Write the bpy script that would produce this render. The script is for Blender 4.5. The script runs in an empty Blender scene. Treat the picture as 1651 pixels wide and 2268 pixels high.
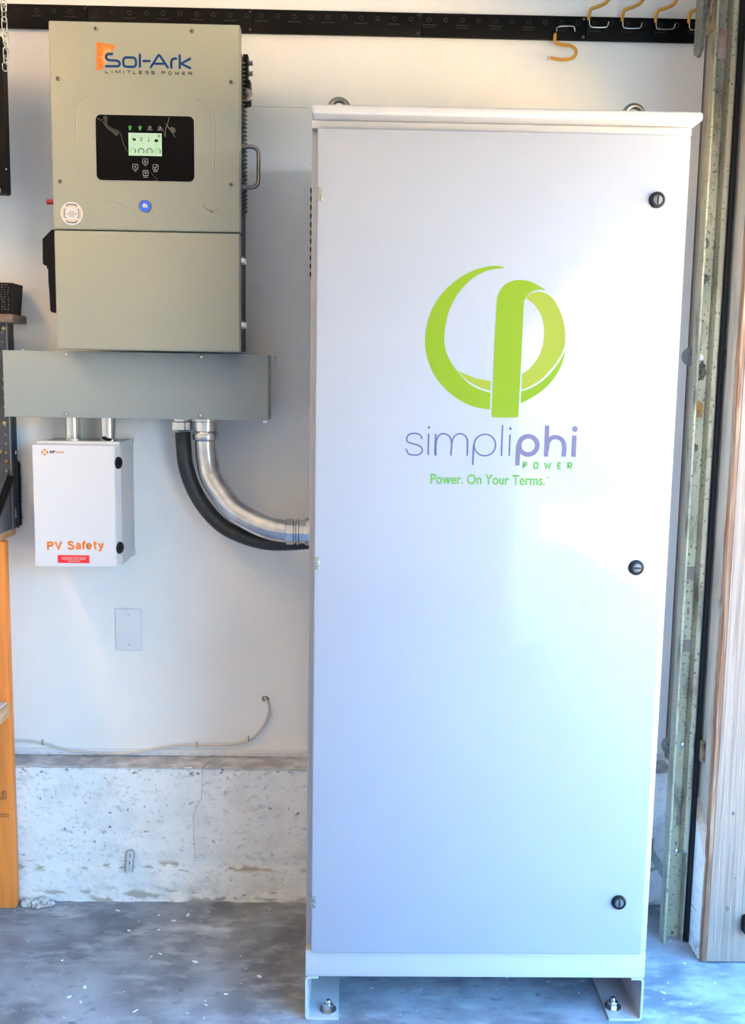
import bpy, bmesh, math, random
from mathutils import Vector, Matrix, noise
from mathutils.geometry import tessellate_polygon
S = bpy.context.scene
COL = S.collection
R = random.Random(7)

# ------------------------------------------------------------------ camera
cam = bpy.data.cameras.new('camera')
cam.sensor_fit = 'VERTICAL'; cam.sensor_height = 36; cam.lens = 35.583
camo = bpy.data.objects.new('camera', cam); COL.objects.link(camo)
camo.location = (.0980, -2.7756, 1.4769)
camo.rotation_euler = (1.436884, -.015872, -.016089)
S.camera = camo

# ------------------------------------------------------------------ sky, sun, lamps, exposure
S.view_settings.view_transform = 'Standard'; S.view_settings.look = 'None'
S.view_settings.gamma = 1; S.view_settings.use_curve_mapping = False
S.view_settings.exposure = 1.05
S.cycles.max_bounces = 6; S.cycles.diffuse_bounces = 5; S.cycles.glossy_bounces = 4; S.cycles.transmission_bounces = 2
SKY_STRENGTH = 8.2
SUN_STRENGTH = 100.0
FILL_POWER = 8.0
w = bpy.data.worlds.new('sky'); S.world = w; w.use_nodes = True
nt = w.node_tree; nt.nodes.clear()
tc = nt.nodes.new('ShaderNodeTexCoord'); sx = nt.nodes.new('ShaderNodeSeparateXYZ')
cr = nt.nodes.new('ShaderNodeValToRGB'); bg = nt.nodes.new('ShaderNodeBackground'); wo = nt.nodes.new('ShaderNodeOutputWorld')
el = cr.color_ramp.elements
el[0].position = 0; el[0].color = (.93, .95, 1.0, 1)
el[1].position = 1; el[1].color = (.06, .26, .62, 1)
e = el.new(.14); e.color = (.34, .69, 1.0, 1)
e = el.new(.40); e.color = (.13, .48, 1.0, 1)
nt.links.new(tc.outputs['Generated'], sx.inputs[0]); nt.links.new(sx.outputs['Z'], cr.inputs[0])
nt.links.new(cr.outputs[0], bg.inputs[0]); bg.inputs[1].default_value = SKY_STRENGTH
nt.links.new(bg.outputs[0], wo.inputs[0])
sun = bpy.data.lights.new('sun', 'SUN'); sun.energy = SUN_STRENGTH; sun.angle = .01; sun.color = (1, .75, .36)
suno = bpy.data.objects.new('sun', sun); COL.objects.link(suno)
suno.rotation_euler = Vector((.72, -.62, -1.0)).to_track_quat('-Z', 'Y').to_euler()
pl = bpy.data.lights.new('doorway_portal', 'AREA'); pl.shape = 'RECTANGLE'; pl.size = 3.07; pl.size_y = 2.08
pl.cycles.is_portal = True
plo = bpy.data.objects.new('doorway_portal', pl); COL.objects.link(plo)
plo.location = (1.02, -1.915, 1.04); plo.rotation_euler = Vector((-1, 0, 0)).to_track_quat('-Z', 'Z').to_euler()

# ------------------------------------------------------------------ materials
MATS = {}
def M(name, col, rough=.5, metal=0, col2=None, vs=8, vlo=.4, vhi=.65, bump=0, bs=60, emit=0, coat=0, det=4, stretch=None, spec=None, rvar=0):
    if name in MATS: return MATS[name]
    m = bpy.data.materials.new(name); m.use_nodes = True
    n = m.node_tree.nodes; L = m.node_tree.links; b = n['Principled BSDF']
    b.inputs['Base Color'].default_value = (*col, 1); b.inputs['Roughness'].default_value = rough
    b.inputs['Metallic'].default_value = metal; b.inputs['Coat Weight'].default_value = coat
    if spec is not None: b.inputs['Specular IOR Level'].default_value = spec
    if emit: b.inputs['Emission Color'].default_value = (*col, 1); b.inputs['Emission Strength'].default_value = emit
    if col2 or bump:
        t = n.new('ShaderNodeTexCoord'); mp = n.new('ShaderNodeMapping'); L.new(t.outputs['Object'], mp.inputs[0])
        if stretch: mp.inputs['Scale'].default_value = stretch
    if col2:
        z = n.new('ShaderNodeTexNoise'); z.inputs['Scale'].default_value = vs; z.inputs['Detail'].default_value = det
        L.new(mp.outputs[0], z.inputs['Vector'])
        r = n.new('ShaderNodeValToRGB'); r.color_ramp.elements[0].position = vlo; r.color_ramp.elements[1].position = vhi
        r.color_ramp.elements[0].color = (*col, 1); r.color_ramp.elements[1].color = (*col2, 1)
        L.new(z.outputs[0], r.inputs[0]); L.new(r.outputs[0], b.inputs['Base Color'])
    if bump:
        z2 = n.new('ShaderNodeTexNoise'); z2.inputs['Scale'].default_value = bs; z2.inputs['Detail'].default_value = 3
        L.new(mp.outputs[0], z2.inputs['Vector'])
        bp = n.new('ShaderNodeBump'); bp.inputs['Strength'].default_value = bump; bp.inputs['Distance'].default_value = .004
        L.new(z2.outputs[0], bp.inputs['Height']); L.new(bp.outputs[0], b.inputs['Normal'])
    MATS[name] = m; return m
def layer(m, col, scale, lo, hi, stretch=None, det=6, kind='noise', zr=None):
    """a further patch of colour over an existing material (stains, flakes, specks)"""
    n = m.node_tree.nodes; L = m.node_tree.links; b = n['Principled BSDF']
    t = n.new('ShaderNodeTexCoord'); mp = n.new('ShaderNodeMapping'); L.new(t.outputs['Object'], mp.inputs[0])
    mp.inputs['Location'].default_value = (scale*.37, 3.1, scale*.11)
    if stretch: mp.inputs['Scale'].default_value = stretch
    if kind == 'noise':
        z = n.new('ShaderNodeTexNoise'); z.inputs['Detail'].default_value = det
    else:
        z = n.new('ShaderNodeTexVoronoi')
    z.inputs['Scale'].default_value = scale; L.new(mp.outputs[0], z.inputs['Vector'])
    r = n.new('ShaderNodeValToRGB'); r.color_ramp.elements[0].position = lo; r.color_ramp.elements[1].position = hi
    L.new(z.outputs[0], r.inputs[0])
    fac = r.outputs[0]
    if zr:   # bands of wear at certain heights
        sp = n.new('ShaderNodeSeparateXYZ'); L.new(t.outputs['Object'], sp.inputs[0])
        zz = n.new('ShaderNodeValToRGB'); L.new(sp.outputs['Z'], zz.inputs[0]); ee = zz.color_ramp.elements
        for i, (p_, v_) in enumerate(zr):
            q_ = ee[i] if i < 2 else ee.new(p_)
            q_.position = p_; q_.color = (v_, v_, v_, 1)
        mm = n.new('ShaderNodeMath'); mm.operation = 'MULTIPLY'
        L.new(fac, mm.inputs[0]); L.new(zz.outputs[0], mm.inputs[1]); fac = mm.outputs[0]
    mx = n.new('ShaderNodeMix'); mx.data_type = 'RGBA'
    src = b.inputs['Base Color'].links[0].from_socket if b.inputs['Base Color'].links else None
    if src: L.new(src, mx.inputs['A'])
    else: mx.inputs['A'].default_value = b.inputs['Base Color'].default_value
    mx.inputs['B'].default_value = (*col, 1); L.new(fac, mx.inputs['Factor'])
    L.new(mx.outputs['Result'], b.inputs['Base Color'])
    return m
m_wall = M('painted_drywall', (.90, .90, .89), .7, col2=(.87, .87, .86), vs=3, bump=.15, bs=220)
m_ceil = M('ceiling_paint', (.80, .78, .74), .8)
m_inner = M('garage_paint', (.86, .85, .84), .8)
m_stem = M('painted_concrete', (.86, .86, .85), .8, col2=(.74, .74, .73), vs=14, vlo=.45, vhi=.75, bump=.55, bs=70)
layer(m_stem, (.23, .22, .20), 70, .655, .72)
layer(m_stem, (.62, .62, .63), 38, .58, .74, stretch=(1, 1, 1.6))
layer(m_stem, (.40, .34, .25), 24, .56, .63, stretch=(.8, 1, 2.2), zr=[(0, 0), (.085, 0), (.098, .9), (.112, .9), (.124, 0)])
layer(m_stem, (.42, .40, .36), 26, .52, .62, stretch=(.6, 1, 1.8), zr=[(0, .9), (.028, .9), (.05, 0)])
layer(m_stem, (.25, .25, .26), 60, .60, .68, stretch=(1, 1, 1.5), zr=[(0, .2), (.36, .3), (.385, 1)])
m_ledge = M('grey_concrete', (.36, .38, .42), .9, col2=(.6, .62, .66), vs=24, bump=.8, bs=60)  # mottled blue-grey, darker than the wall below it
m_floor = M('floor_concrete', (.135, .155, .19), .62, col2=(.31, .36, .43), vs=5, vlo=.38, vhi=.66, bump=.18, bs=45, det=6)
layer(m_floor, (.52, .58, .66), 7, .60, .76, stretch=(.8, 1.6, 1), det=6)
layer(m_floor, (.33, .38, .45), 22, .50, .76, stretch=(.7, 1.4, 1), det=6)
layer(m_floor, (.15, .17, .20), 34, .56, .76, stretch=(.7, 1.5, 1), det=6)
layer(m_floor, (.10, .10, .11), 16, .66, .76, det=7)
layer(m_floor, (.80, .82, .85), 60, .72, .75, det=2)
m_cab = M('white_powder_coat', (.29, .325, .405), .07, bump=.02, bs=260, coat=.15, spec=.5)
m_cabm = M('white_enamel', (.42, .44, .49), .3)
m_inv = M('greige_powder_coat', (.30, .315, .265), .42, bump=.03, bs=500)
m_trough = M('grey_enamel', (.27, .315, .325), .4, bump=.02, bs=300)
m_black = M('black_metal', (.005, .005, .005), .45, spec=.2)
m_rail = M('black_steel', (.004, .004, .004), .5, spec=.12)
m_rim = M('worn_black_steel', (.030, .030, .028), .4, spec=.3)
m_gloss = M('black_glass', (.002, .002, .002), .06, spec=.12)
m_chrome = M('steel', (.62, .62, .60), .22, metal=1)
m_dsteel = M('brushed_steel', (.26, .25, .23), .3, metal=1)
m_galv = M('galvanised_pipe', (.66, .67, .69), .26, metal=1, col2=(.5, .5, .52), vs=30, bump=.05, bs=40)
m_zinc = M('zinc_plate', (.34, .36, .34), .45, metal=.5, col2=(.16, .18, .16), vs=260, vlo=.35, vhi=.6)
m_track = M('galvanised_track', (.40, .385, .275), .5, metal=.2, col2=(.27, .265, .20), vs=14, stretch=(1, 1, .35), bump=.1, bs=40)
layer(m_track, (.12, .11, .08), 9, .54, .70, stretch=(3, 3, 1), det=6)
layer(m_track, (.09, .08, .06), 150, .60, .68, det=3)
layer(m_track, (.45, .28, .09), 3.2, .70, .76, stretch=(1, 1, 1.2))
m_rubber = M('black_rubber', (.010, .010, .011), .5, spec=.25)
m_flex = M('black_flexible_conduit', (.022, .024, .025), .42)
m_rust = M('rusty_brass', (.34, .22, .08), .5, metal=.6, col2=(.08, .06, .04), vs=60, bump=.3)
m_dust = M('dirty_bracket', (.30, .24, .16), .6, metal=.3, col2=(.06, .05, .04), vs=40, bump=.4)
m_pvc = M('white_polycarbonate', (.62, .63, .68), .35)
m_pvg = M('pale_grey_polycarbonate', (.50, .51, .53), .4)
m_plate = M('white_plastic', (.78, .80, .85), .35)
m_cable = M('ivory_cable', (.66, .63, .55), .5)
m_tan = M('orange_rubber_coating', (.50, .26, .035), .5, bump=.1, bs=120)
m_wood = M('stud_wood', (.84, .27, .045), .6, col2=(.68, .20, .035), vs=5, stretch=(9, 9, .7), bump=.08, bs=30)
m_woodlt = M('sawn_wood', (.62, .42, .23), .7, col2=(.48, .29, .13), vs=10, stretch=(4, 1, 6))
m_jamb = M('whitewashed_wood', (.26, .205, .17), .75, col2=(.16, .12, .10), vs=6, vlo=.45, vhi=.7, stretch=(22, 8, .45), bump=.4, bs=22)
layer(m_jamb, (.30, .21, .15), 5, .68, .76, stretch=(10, 4, .8))
m_brown = M('bare_brown_wood', (.20, .10, .055), .8, col2=(.42, .29, .19), vs=7, stretch=(9, 9, .6), bump=.5, bs=30)
m_return = M('old_white_paint', (.40, .37, .31), .75, col2=(.27, .24, .19), vs=7, vlo=.5, vhi=.72, stretch=(3, 3, .5), bump=.3, bs=40)
layer(m_return, (.16, .12, .08), 11, .68, .76, stretch=(3, 3, 1))
m_dark = M('dark_blue_grey_steel', (.055, .065, .085), .42)
m_green = M('leaf_green_vinyl', (.150, .245, .016), .45, spec=.1)
m_olive = M('lime_vinyl', (.205, .26, .035), .45, spec=.1)
m_purple = M('grey_violet_vinyl', (.12, .12, .215), .45, spec=.1)
m_indigo = M('slate_vinyl', (.070, .085, .20), .45, spec=.1)
m_ltgreen = M('grass_green_vinyl', (.10, .26, .055), .45, spec=.1)
m_blue = M('navy_blue_print', (.003, .042, .17), .5, spec=.2)
m_orange = M('orange_print', (.70, .16, .01), .45)
m_ray = M('pale_orange_print', (.95, .55, .26), .45)
m_ink = M('black_print', (.008, .007, .006), .55, spec=.15)
m_red = M('red_label', (.80, .02, .025), .45)
m_white = M('white_print', (.62, .61, .60), .5)
m_dimwhite = M('grey_print', (.42, .43, .42), .5)
m_peach = M('bronze_print', (.55, .27, .13), .5)
m_screen = M('lcd_white', (.62, .95, .60), .4, emit=.30)
m_screen.node_tree.nodes['Principled BSDF'].inputs['Base Color'].default_value = (.12, .15, .12, 1)
m_lcdgreen = M('lcd_green', (.10, .50, .10), .4, emit=.12)
m_lcdblack = M('lcd_dark', (.005, .01, .005), .5, spec=.1)
m_led = M('green_led', (.10, .55, .12), .4, emit=.5)
m_glow = M('blue_led', (.01, .06, 1.0), .4, emit=.75)
m_scuff = M('dark_scuff', (.10, .095, .07), .8)
m_plaster = M('broken_plaster', (.70, .71, .72), .9, col2=(.45, .42, .38), vs=30, bump=.8, bs=50)
m_drive = M('driveway_pavers', (.64, .49, .30), .85, col2=(.56, .42, .26), vs=2)
m_grass = M('lawn_green', (.11, .13, .07), .9, col2=(.07, .09, .05), vs=1)
m_darkwood = M('weathered_board', (.20, .15, .12), .7, col2=(.12, .09, .07), vs=20, stretch=(1, 1, 5))

# ------------------------------------------------------------------ mesh helpers
ROOTLOC = {}
def top(name, label, cat, loc=(0, 0, 0), group=None):
    o = bpy.data.objects.new(name, None); COL.objects.link(o); o.location = loc
    o.empty_display_size = .05
    o['label'] = label; o['category'] = cat
    if group: o['group'] = group
    ROOTLOC[o.name] = Vector(loc); return o
def base(o):
    while o.parent: o = o.parent
    return ROOTLOC.get(o.name, Vector((0, 0, 0)))
def mk(name, bm, mat, parent=None, smooth=None, label=None, cat=None, group=None, kind=None, loc=None):
    """one mesh object; world-space vertices are stored relative to its thing's base"""
    off = base(parent) if parent else (Vector(loc) if loc else Vector((0, 0, 0)))
    bmesh.ops.recalc_face_normals(bm, faces=bm.faces[:])
    if off.length: bmesh.ops.translate(bm, verts=bm.verts[:], vec=-off)
    me = bpy.data.meshes.new(name); bm.to_mesh(me); bm.free()
    me.materials.append(mat)
    if smooth:
        for p in me.polygons: p.use_smooth = True
        me.set_sharp_from_angle(angle=math.radians(smooth))
    o = bpy.data.objects.new(name, me); COL.objects.link(o)
    if parent: o.parent = parent
    elif loc: o.location = loc; ROOTLOC[o.name] = Vector(loc)
    if label: o['label'] = label
    if cat: o['category'] = cat
    if group: o['group'] = group
    if kind: o['kind'] = kind
    return o
def B(): return bmesh.new()
def box(bm, x0, x1, y0, y1, z0, z1, bev=0, seg=2):
    r = bmesh.ops.create_cube(bm, size=1, matrix=Matrix.LocRotScale(((x0+x1)/2, (y0+y1)/2, (z0+z1)/2), None, (abs(x1-x0), abs(y1-y0), abs(z1-z0))))
    if bev:
        es = {e for v in r['verts'] for e in v.link_edges}
        bmesh.ops.bevel(bm, geom=list(es), offset=bev, segments=seg, affect='EDGES', profile=.5)
    return bm
def bx(*a, **k): return box(B(), *a, **k)
def spline(pts, n=8, closed=False):
    """Catmull-Rom through points of any dimension"""
    P = [Vector(p) for p in pts]; out = []
    m = len(P)
    rng = range(m if closed else m-1)
    for i in rng:
        if closed: a, b, c, d = P[i-1], P[i], P[(i+1) % m], P[(i+2) % m]
        else:
            b, c = P[i], P[i+1]
            a = P[i-1] if i > 0 else b*2-c
            d = P[i+2] if i+2 < m else c*2-b
        for k in range(n):
            t = k/n
            out.append(.5*((2*b)+(c-a)*t+(2*a-5*b+4*c-d)*t*t+(3*b-a-3*c+d)*t*t*t))
    if not closed: out.append(P[-1])
    return out
def tube(bm, path, rad, n=12, cap=True):
    P = [Vector(p) for p in path]; m = len(P)
    rs = rad if isinstance(rad, (list, tuple)) else [rad]*m
    T = [(P[min(i+1, m-1)]-P[max(i-1, 0)]).normalized() for i in range(m)]
    u = T[0].orthogonal().normalized(); rings = []
    for i in range(m):
        u = (u-T[i]*u.dot(T[i])).normalized(); v = T[i].cross(u)
        rings.append([bm.verts.new(P[i]+(u*math.cos(2*math.pi*k/n)+v*math.sin(2*math.pi*k/n))*rs[i]) for k in range(n)])
    for i in range(m-1):
        for k in range(n):
            bm.faces.new((rings[i][k], rings[i][(k+1) % n], rings[i+1][(k+1) % n], rings[i+1][k]))
    if cap:
        bm.faces.new(rings[0][::-1]); bm.faces.new(rings[-1])
    return bm
def loop_tube(bm, path, rad, n=8):
    P = [Vector(p) for p in path]; m = len(P); rings = []
    nrm = Vector((0, 0, 0))
    for i in range(m): nrm += (P[i]-P[0]).cross(P[(i+1) % m]-P[0])
    nrm.normalize()
    for i in range(m):
        t = (P[(i+1) % m]-P[i-1]).normalized(); v = nrm.cross(t).normalized()
        rings.append([bm.verts.new(P[i]+(nrm*math.cos(2*math.pi*k/n)+v*math.sin(2*math.pi*k/n))*rad) for k in range(n)])
    for i in range(m):
        for k in range(n):
            a, b = rings[i], rings[(i+1) % m]
            bm.faces.new((a[k], a[(k+1) % n], b[(k+1) % n], b[k]))
    return bm
def lathe(bm, prof, c, axis=(0, -1, 0), n=24):
    """prof: list of (radius, distance along axis) from c"""
    q = Vector(axis).normalized().to_track_quat('Z', 'Y'); rings = []
    for r, h in prof:
        if r < 1e-6: rings.append([bm.verts.new(Vector(c)+q @ Vector((0, 0, h)))])
        else: rings.append([bm.verts.new(Vector(c)+q @ Vector((r*math.cos(2*math.pi*k/n), r*math.sin(2*math.pi*k/n), h))) for k in range(n)])
    for a, b in zip(rings, rings[1:]):
        for k in range(n):
            k2 = (k+1) % n
            if len(a) == 1 and len(b) == 1: continue
            if len(a) == 1: bm.faces.new((a[0], b[k2], b[k]))
            elif len(b) == 1: bm.faces.new((a[k], a[k2], b[0]))
            else: bm.faces.new((a[k], a[k2], b[k2], b[k]))
    if len(rings[0]) > 1: bm.faces.new(rings[0][::-1])
    if len(rings[-1]) > 1: bm.faces.new(rings[-1])
    return bm
def plate(bm, outer, holes, y0, y1, mapf=None):
    """2-D outline with holes (x,z), between depth y0 (front) and y1 (back); mapf turns (a,depth,b) into a point"""
    mapf = mapf or (lambda a, d, b: (a, d, b))
    loops = [outer]+list(holes)
    flat = [p for l in loops for p in l]
    tri = tessellate_polygon([[Vector((p[0], p[1], 0)) for p in l] for l in loops])
    f = [bm.verts.new(mapf(p[0], y0, p[1])) for p in flat]
    tris = [t for t in tri if len(set(t)) == 3]
    for t in tris:
        try: bm.faces.new([f[i] for i in t])
        except ValueError: pass
    if y1 is not None and y1 != y0:
        g = [bm.verts.new(mapf(p[0], y1, p[1])) for p in flat]
        for t in tris:
            try: bm.faces.new([g[i] for i in reversed(t)])
            except ValueError: pass
        s = 0
        for l in loops:
            k = len(l)
            for i in range(k):
                a, b = s+i, s+(i+1) % k
                try: bm.faces.new((f[a], f[b], g[b], g[a]))
                except ValueError: pass
            s += k
    return bm
def circ(cx, cz, r, n=16, rz=None): return [(cx+r*math.cos(2*math.pi*k/n), cz+(rz or r)*math.sin(2*math.pi*k/n)) for k in range(n)]
def rrect(x0, x1, z0, z1, r, n=5):
    o = []
    for cx, cz, a in ((x1-r, z1-r, 0), (x0+r, z1-r, 90), (x0+r, z0+r, 180), (x1-r, z0+r, 270)):
        for k in range(n+1):
            t = math.radians(a+90*k/n); o.append((cx+r*math.cos(t), cz+r*math.sin(t)))
    return o
def rect(x0, x1, z0, z1): return [(x0, z0), (x1, z0), (x1, z1), (x0, z1)]
RN = [0]
def ribbon(bm, pts, wd, y, caps=True, closed=False):
    """printed stroke of width wd in the plane of depth y"""
    RN[0] += 1; y -= 4e-5*(RN[0] % 9)   # overlapping strokes never lie in exactly one plane
    P = [Vector((p[0], p[1])) for p in pts]; m = len(P); L_, R_ = [], []
    for i in range(m):
        if closed: a, c = P[i-1], P[(i+1) % m]
        else: a, c = P[max(i-1, 0)], P[min(i+1, m-1)]
        d1 = (P[i]-a); d2 = (c-P[i])
        if d1.length < 1e-9: d1 = d2
        if d2.length < 1e-9: d2 = d1
        d1.normalize(); d2.normalize(); t = (d1+d2)
        t = t.normalized() if t.length > 1e-6 else d1
        nn = Vector((-t.y, t.x)); k = min(1/max(.35, nn.dot(Vector((-d1.y, d1.x)))), 2)
        L_.append(bm.verts.new((P[i].x+nn.x*wd/2*k, y, P[i].y+nn.y*wd/2*k)))
        R_.append(bm.verts.new((P[i].x-nn.x*wd/2*k, y, P[i].y-nn.y*wd/2*k)))
    for i in range(m if closed else m-1):
        j = (i+1) % m
        try: bm.faces.new((L_[i], L_[j], R_[j], R_[i]))
        except ValueError: pass
    if caps and not closed:
        for p, yy in ((P[0], y-1.3e-5), (P[-1], y-2.6e-5)):
            bm.faces.new([bm.verts.new((a, yy, b)) for a, b in circ(p.x, p.y, wd/2, 12)])
    return bm
def disc(bm, cx, cz, r, y, n=20): bm.faces.new([bm.verts.new((a, y, b)) for a, b in circ(cx, cz, r, n)]); return bm
def text(bm, s, x0, x1, z0, z1, y, bold=0, keep=False):
    cu = bpy.data.curves.new('lettering', 'FONT'); cu.body = s; cu.offset = bold; cu.resolution_u = 4
    to = bpy.data.objects.new('lettering', cu); COL.objects.link(to)
    me = bpy.data.meshes.new_from_object(to.evaluated_get(bpy.context.evaluated_depsgraph_get()))
    bpy.data.objects.remove(to); bpy.data.curves.remove(cu)
    xs = [v.co.x for v in me.vertices]; ys = [v.co.y for v in me.vertices]
    ax, ay = min(xs), min(ys); sx_ = (x1-x0)/(max(xs)-ax); sz_ = (z1-z0)/(max(ys)-ay)
    vs = [bm.verts.new((x0+(v.co.x-ax)*sx_, y, z0+(v.co.y-ay)*sz_)) for v in me.vertices]
    for p in me.polygons:
        try: bm.faces.new([vs[i] for i in p.vertices])
        except ValueError: pass
    bpy.data.meshes.remove(me); return bm
GLY = {'L': [[(0, 1), (0, 0), (1, 0)]], 'I': [[(.5, 0), (.5, 1)]], 'M': [[(0, 0), (0, 1), (.5, .25), (1, 1), (1, 0)]],
       'T': [[(0, 1), (1, 1)], [(.5, 1), (.5, 0)]], 'E': [[(1, 1), (.1, 1), (0, .85), (0, .15), (.1, 0), (1, 0)], [(0, .52), (.9, .52)]],
       'S': [[(1, 1), (.15, 1), (0, .85), (0, .62), (.15, .52), (.85, .48), (1, .38), (1, .15), (.85, 0), (0, 0)]],
       'P': [[(0, 0), (0, 1), (.85, 1), (1, .88), (1, .58), (.85, .46), (0, .46)]],
       'O': [[(.2, 1), (.8, 1), (1, .8), (1, .2), (.8, 0), (.2, 0), (0, .2), (0, .8), (.2, 1)]],
       'W': [[(0, 1), (.25, 0), (.5, .8), (.75, 0), (1, 1)]], 'R': [[(0, 0), (0, 1), (.85, 1), (1, .88), (1, .6), (.85, .48), (0, .48)], [(.45, .48), (1, 0)]],
       'U': [[(0, 1), (0, .2), (.2, 0), (.8, 0), (1, .2), (1, 1)]], 'D': [[(0, 0), (0, 1), (.7, 1), (1, .75), (1, .25), (.7, 0), (0, 0)]]}
def glyph(bm, ch, x0, x1, z0, z1, wd, y):
    for s in GLY[ch]: ribbon(bm, [(x0+a*(x1-x0), z0+b*(z1-z0)) for a, b in s], wd, y, caps=False)
    return bm
def copy_tree(o, loc=None, parent=None, label=None):
    c = o.copy(); COL.objects.link(c); c.parent = parent
    if loc is not None: c.location = loc; ROOTLOC[c.name] = Vector(loc)
    if label: c['label'] = label
    for ch in list(o.children): copy_tree(ch, None, c)
    return c

# ------------------------------------------------------------------ the setting
def struct(name, bm, mat, smooth=None, parent=None, label=None):
    return mk(name, bm, mat, parent, smooth=smooth, kind=None if parent else 'structure', label=label)
struct('floor', bx(-3.6, 1.30, -5.6, .2, -.15, 0), m_floor, label='bare blue-grey concrete garage floor with scuffs')
struct('driveway', bx(1.30, 9, -14, 4, -.15, -.02), m_drive)
struct('wall_shade_block', bx(-3.6, 1.30, -7.3, -5.72, -.02, 3.0), m_inner)  # unseen block, added so that more of the driveway lies in shade
struct('wall_neighbour', bx(1.3, 14, -12.0, -11.8, -.02, 1.75), M('dark_hedge', (.035, .045, .03), .9))
struct('lawn', bx(9, 60, -60, 40, -.3, -.05), m_grass)
struct('wall_back', bx(-3.6, 1.0, 0, .12, .395, 2.9), m_wall, label='white painted drywall behind the cabinets')
# stem wall below the drywall: lumpy painted concrete
def lumpy_wall(x0, x1, z0, z1, y, amp, nx, nz):
    bm = B(); g = []
    for i in range(nx+1):
        col = []
        for k in range(nz+1):
            x = x0+(x1-x0)*i/nx; z = z0+(z1-z0)*k/nz
            d = amp*(noise.noise((x*7, z*9, 1.3))+.6*noise.noise((x*26, z*30, 4.1)))
            if .095 < z < .135: d += -.004*abs(noise.noise((x*18, z*14, 2)))-.002
            if z < .05: d += .006*noise.noise((x*22, z*40, 9))
            zz = z + (.004*noise.noise((x*30, 0, 7)) if k == nz else 0)
            col.append(bm.verts.new((x, y-d if k < nz else y-d+.004, zz)))
        g.append(col)
    for i in range(nx):
        for k in range(nz): bm.faces.new((g[i][k], g[i+1][k], g[i+1][k+1], g[i][k+1]))
    return bm
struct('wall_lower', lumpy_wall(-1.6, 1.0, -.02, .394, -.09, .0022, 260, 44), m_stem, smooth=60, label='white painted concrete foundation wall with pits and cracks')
bm = B(); g = []
for i in range(201):
    x = -1.6+2.6*i/200
    g.append([bm.verts.new((x, yy, .3935+.003*noise.noise((x*24, yy*40, 3)))) for yy in (-.0935, -.075, -.05, -.025, .0)])
for i in range(200):
    for k in range(4): bm.faces.new((g[i][k], g[i+1][k], g[i+1][k+1], g[i][k+1]))
struct('trim_1', bm, m_ledge, smooth=60, label='grey concrete ledge on top of the foundation wall')
struct('wall_foundation', bx(-3.6, 1.0, -.084, .12, -.1, .385), m_stem)
struct('ceiling', bx(-3.6, 1.30, -5.6, .12, 2.9, 3.0), m_ceil)
struct('wall_left', bx(-3.72, -3.6, -5.6, .12, -.1, 3.0), m_inner)
struct('wall_front', bx(-3.6, 1.30, -5.72, -5.6, -.1, 3.0), m_inner)
# door wall on the right with the open garage doorway (y -0.38 .. -3.45)
struct('wall_right', bx(1.006, 1.24, -.355, .12, .40, 3.0), m_return, label='old white painted strip of wall beside the garage doorway')
bm = B(); plate(bm, [(-.355, 0), (.12, 0), (.12, .40), (-.09, .40), (-.30, .335), (-.355, .27)], [], 1.000, 1.24, mapf=lambda a, d, b: (d, a, b))
struct('wall_curb', bm, m_stem, label='white concrete curb at the foot of the doorway wall')
struct('wall_header', bx(1.016, 1.30, -3.45, -.378, 2.09, 3.0), m_inner)
struct('wall_beyond', bx(1.0, 1.30, -5.6, -3.45, -.1, 3.0), m_inner)
struct('trim_2', bx(1.0135, 1.30, -.377, -.352, .004, 3.0, bev=.002), m_jamb, label='whitewashed rough door jamb board at the right edge')
bm = B()
g = []
for k in range(121):
    z = .004+2.9*k/120; d = .004*noise.noise((z*5, 1, 2))+.002*noise.noise((z*31, 5, 2))
    g.append([bm.verts.new((1.0035+d, -.3505, z)), bm.verts.new((1.0035+d*.6, -.376, z)), bm.verts.new((1.0125, -.3785, z)), bm.verts.new((1.0125, -.3505, z))])
for a, b in zip(g, g[1:]):
    for i in range(4): bm.faces.new((a[i], a[(i+1) % 4], b[(i+1) % 4], b[i]))
bm.faces.new(g[0]); bm.faces.new(g[-1])
struct('trim_3', bm, m_brown, smooth=40, label='bare brown wood edge strip between wall and jamb')
struct('trim_4', bx(1.0015, 1.0058, -.352, -.322, .36, 2.9), m_return)
# white bead with slots at the drywall's lower edge
bm = B(); holes = []
x = -1.2
while x < .95:
    holes.append(rect(x, x+.014, .4018, .4032)); x += .031
plate(bm, rect(-1.5, .99, .3975, .4145), holes, -.004, -.0005)
struct('trim_5', bm, m_plate, label='white slotted bead along the bottom of the drywall')
bm = B()
ribbon(bm, [(-.3096,0.3962),(-.3115,0.3692),(-.3134,0.3391),(-.3148,0.3089),(-.3294,0.2815),(-.3382,0.248),(-.3349,0.2298),(-.3375,0.1993),(-.3343,0.1626),(-.3327,0.135)], .0009, -.0945, caps=False)
ribbon(bm, [(-.3096,0.3962),(-.3027,0.4053),(-.2941,0.4113)], .0026, -.0945, caps=False)
mk('crack', bm, M('crack_grey', (.22, .21, .2), .9), bpy.data.objects['wall_lower'])

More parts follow.
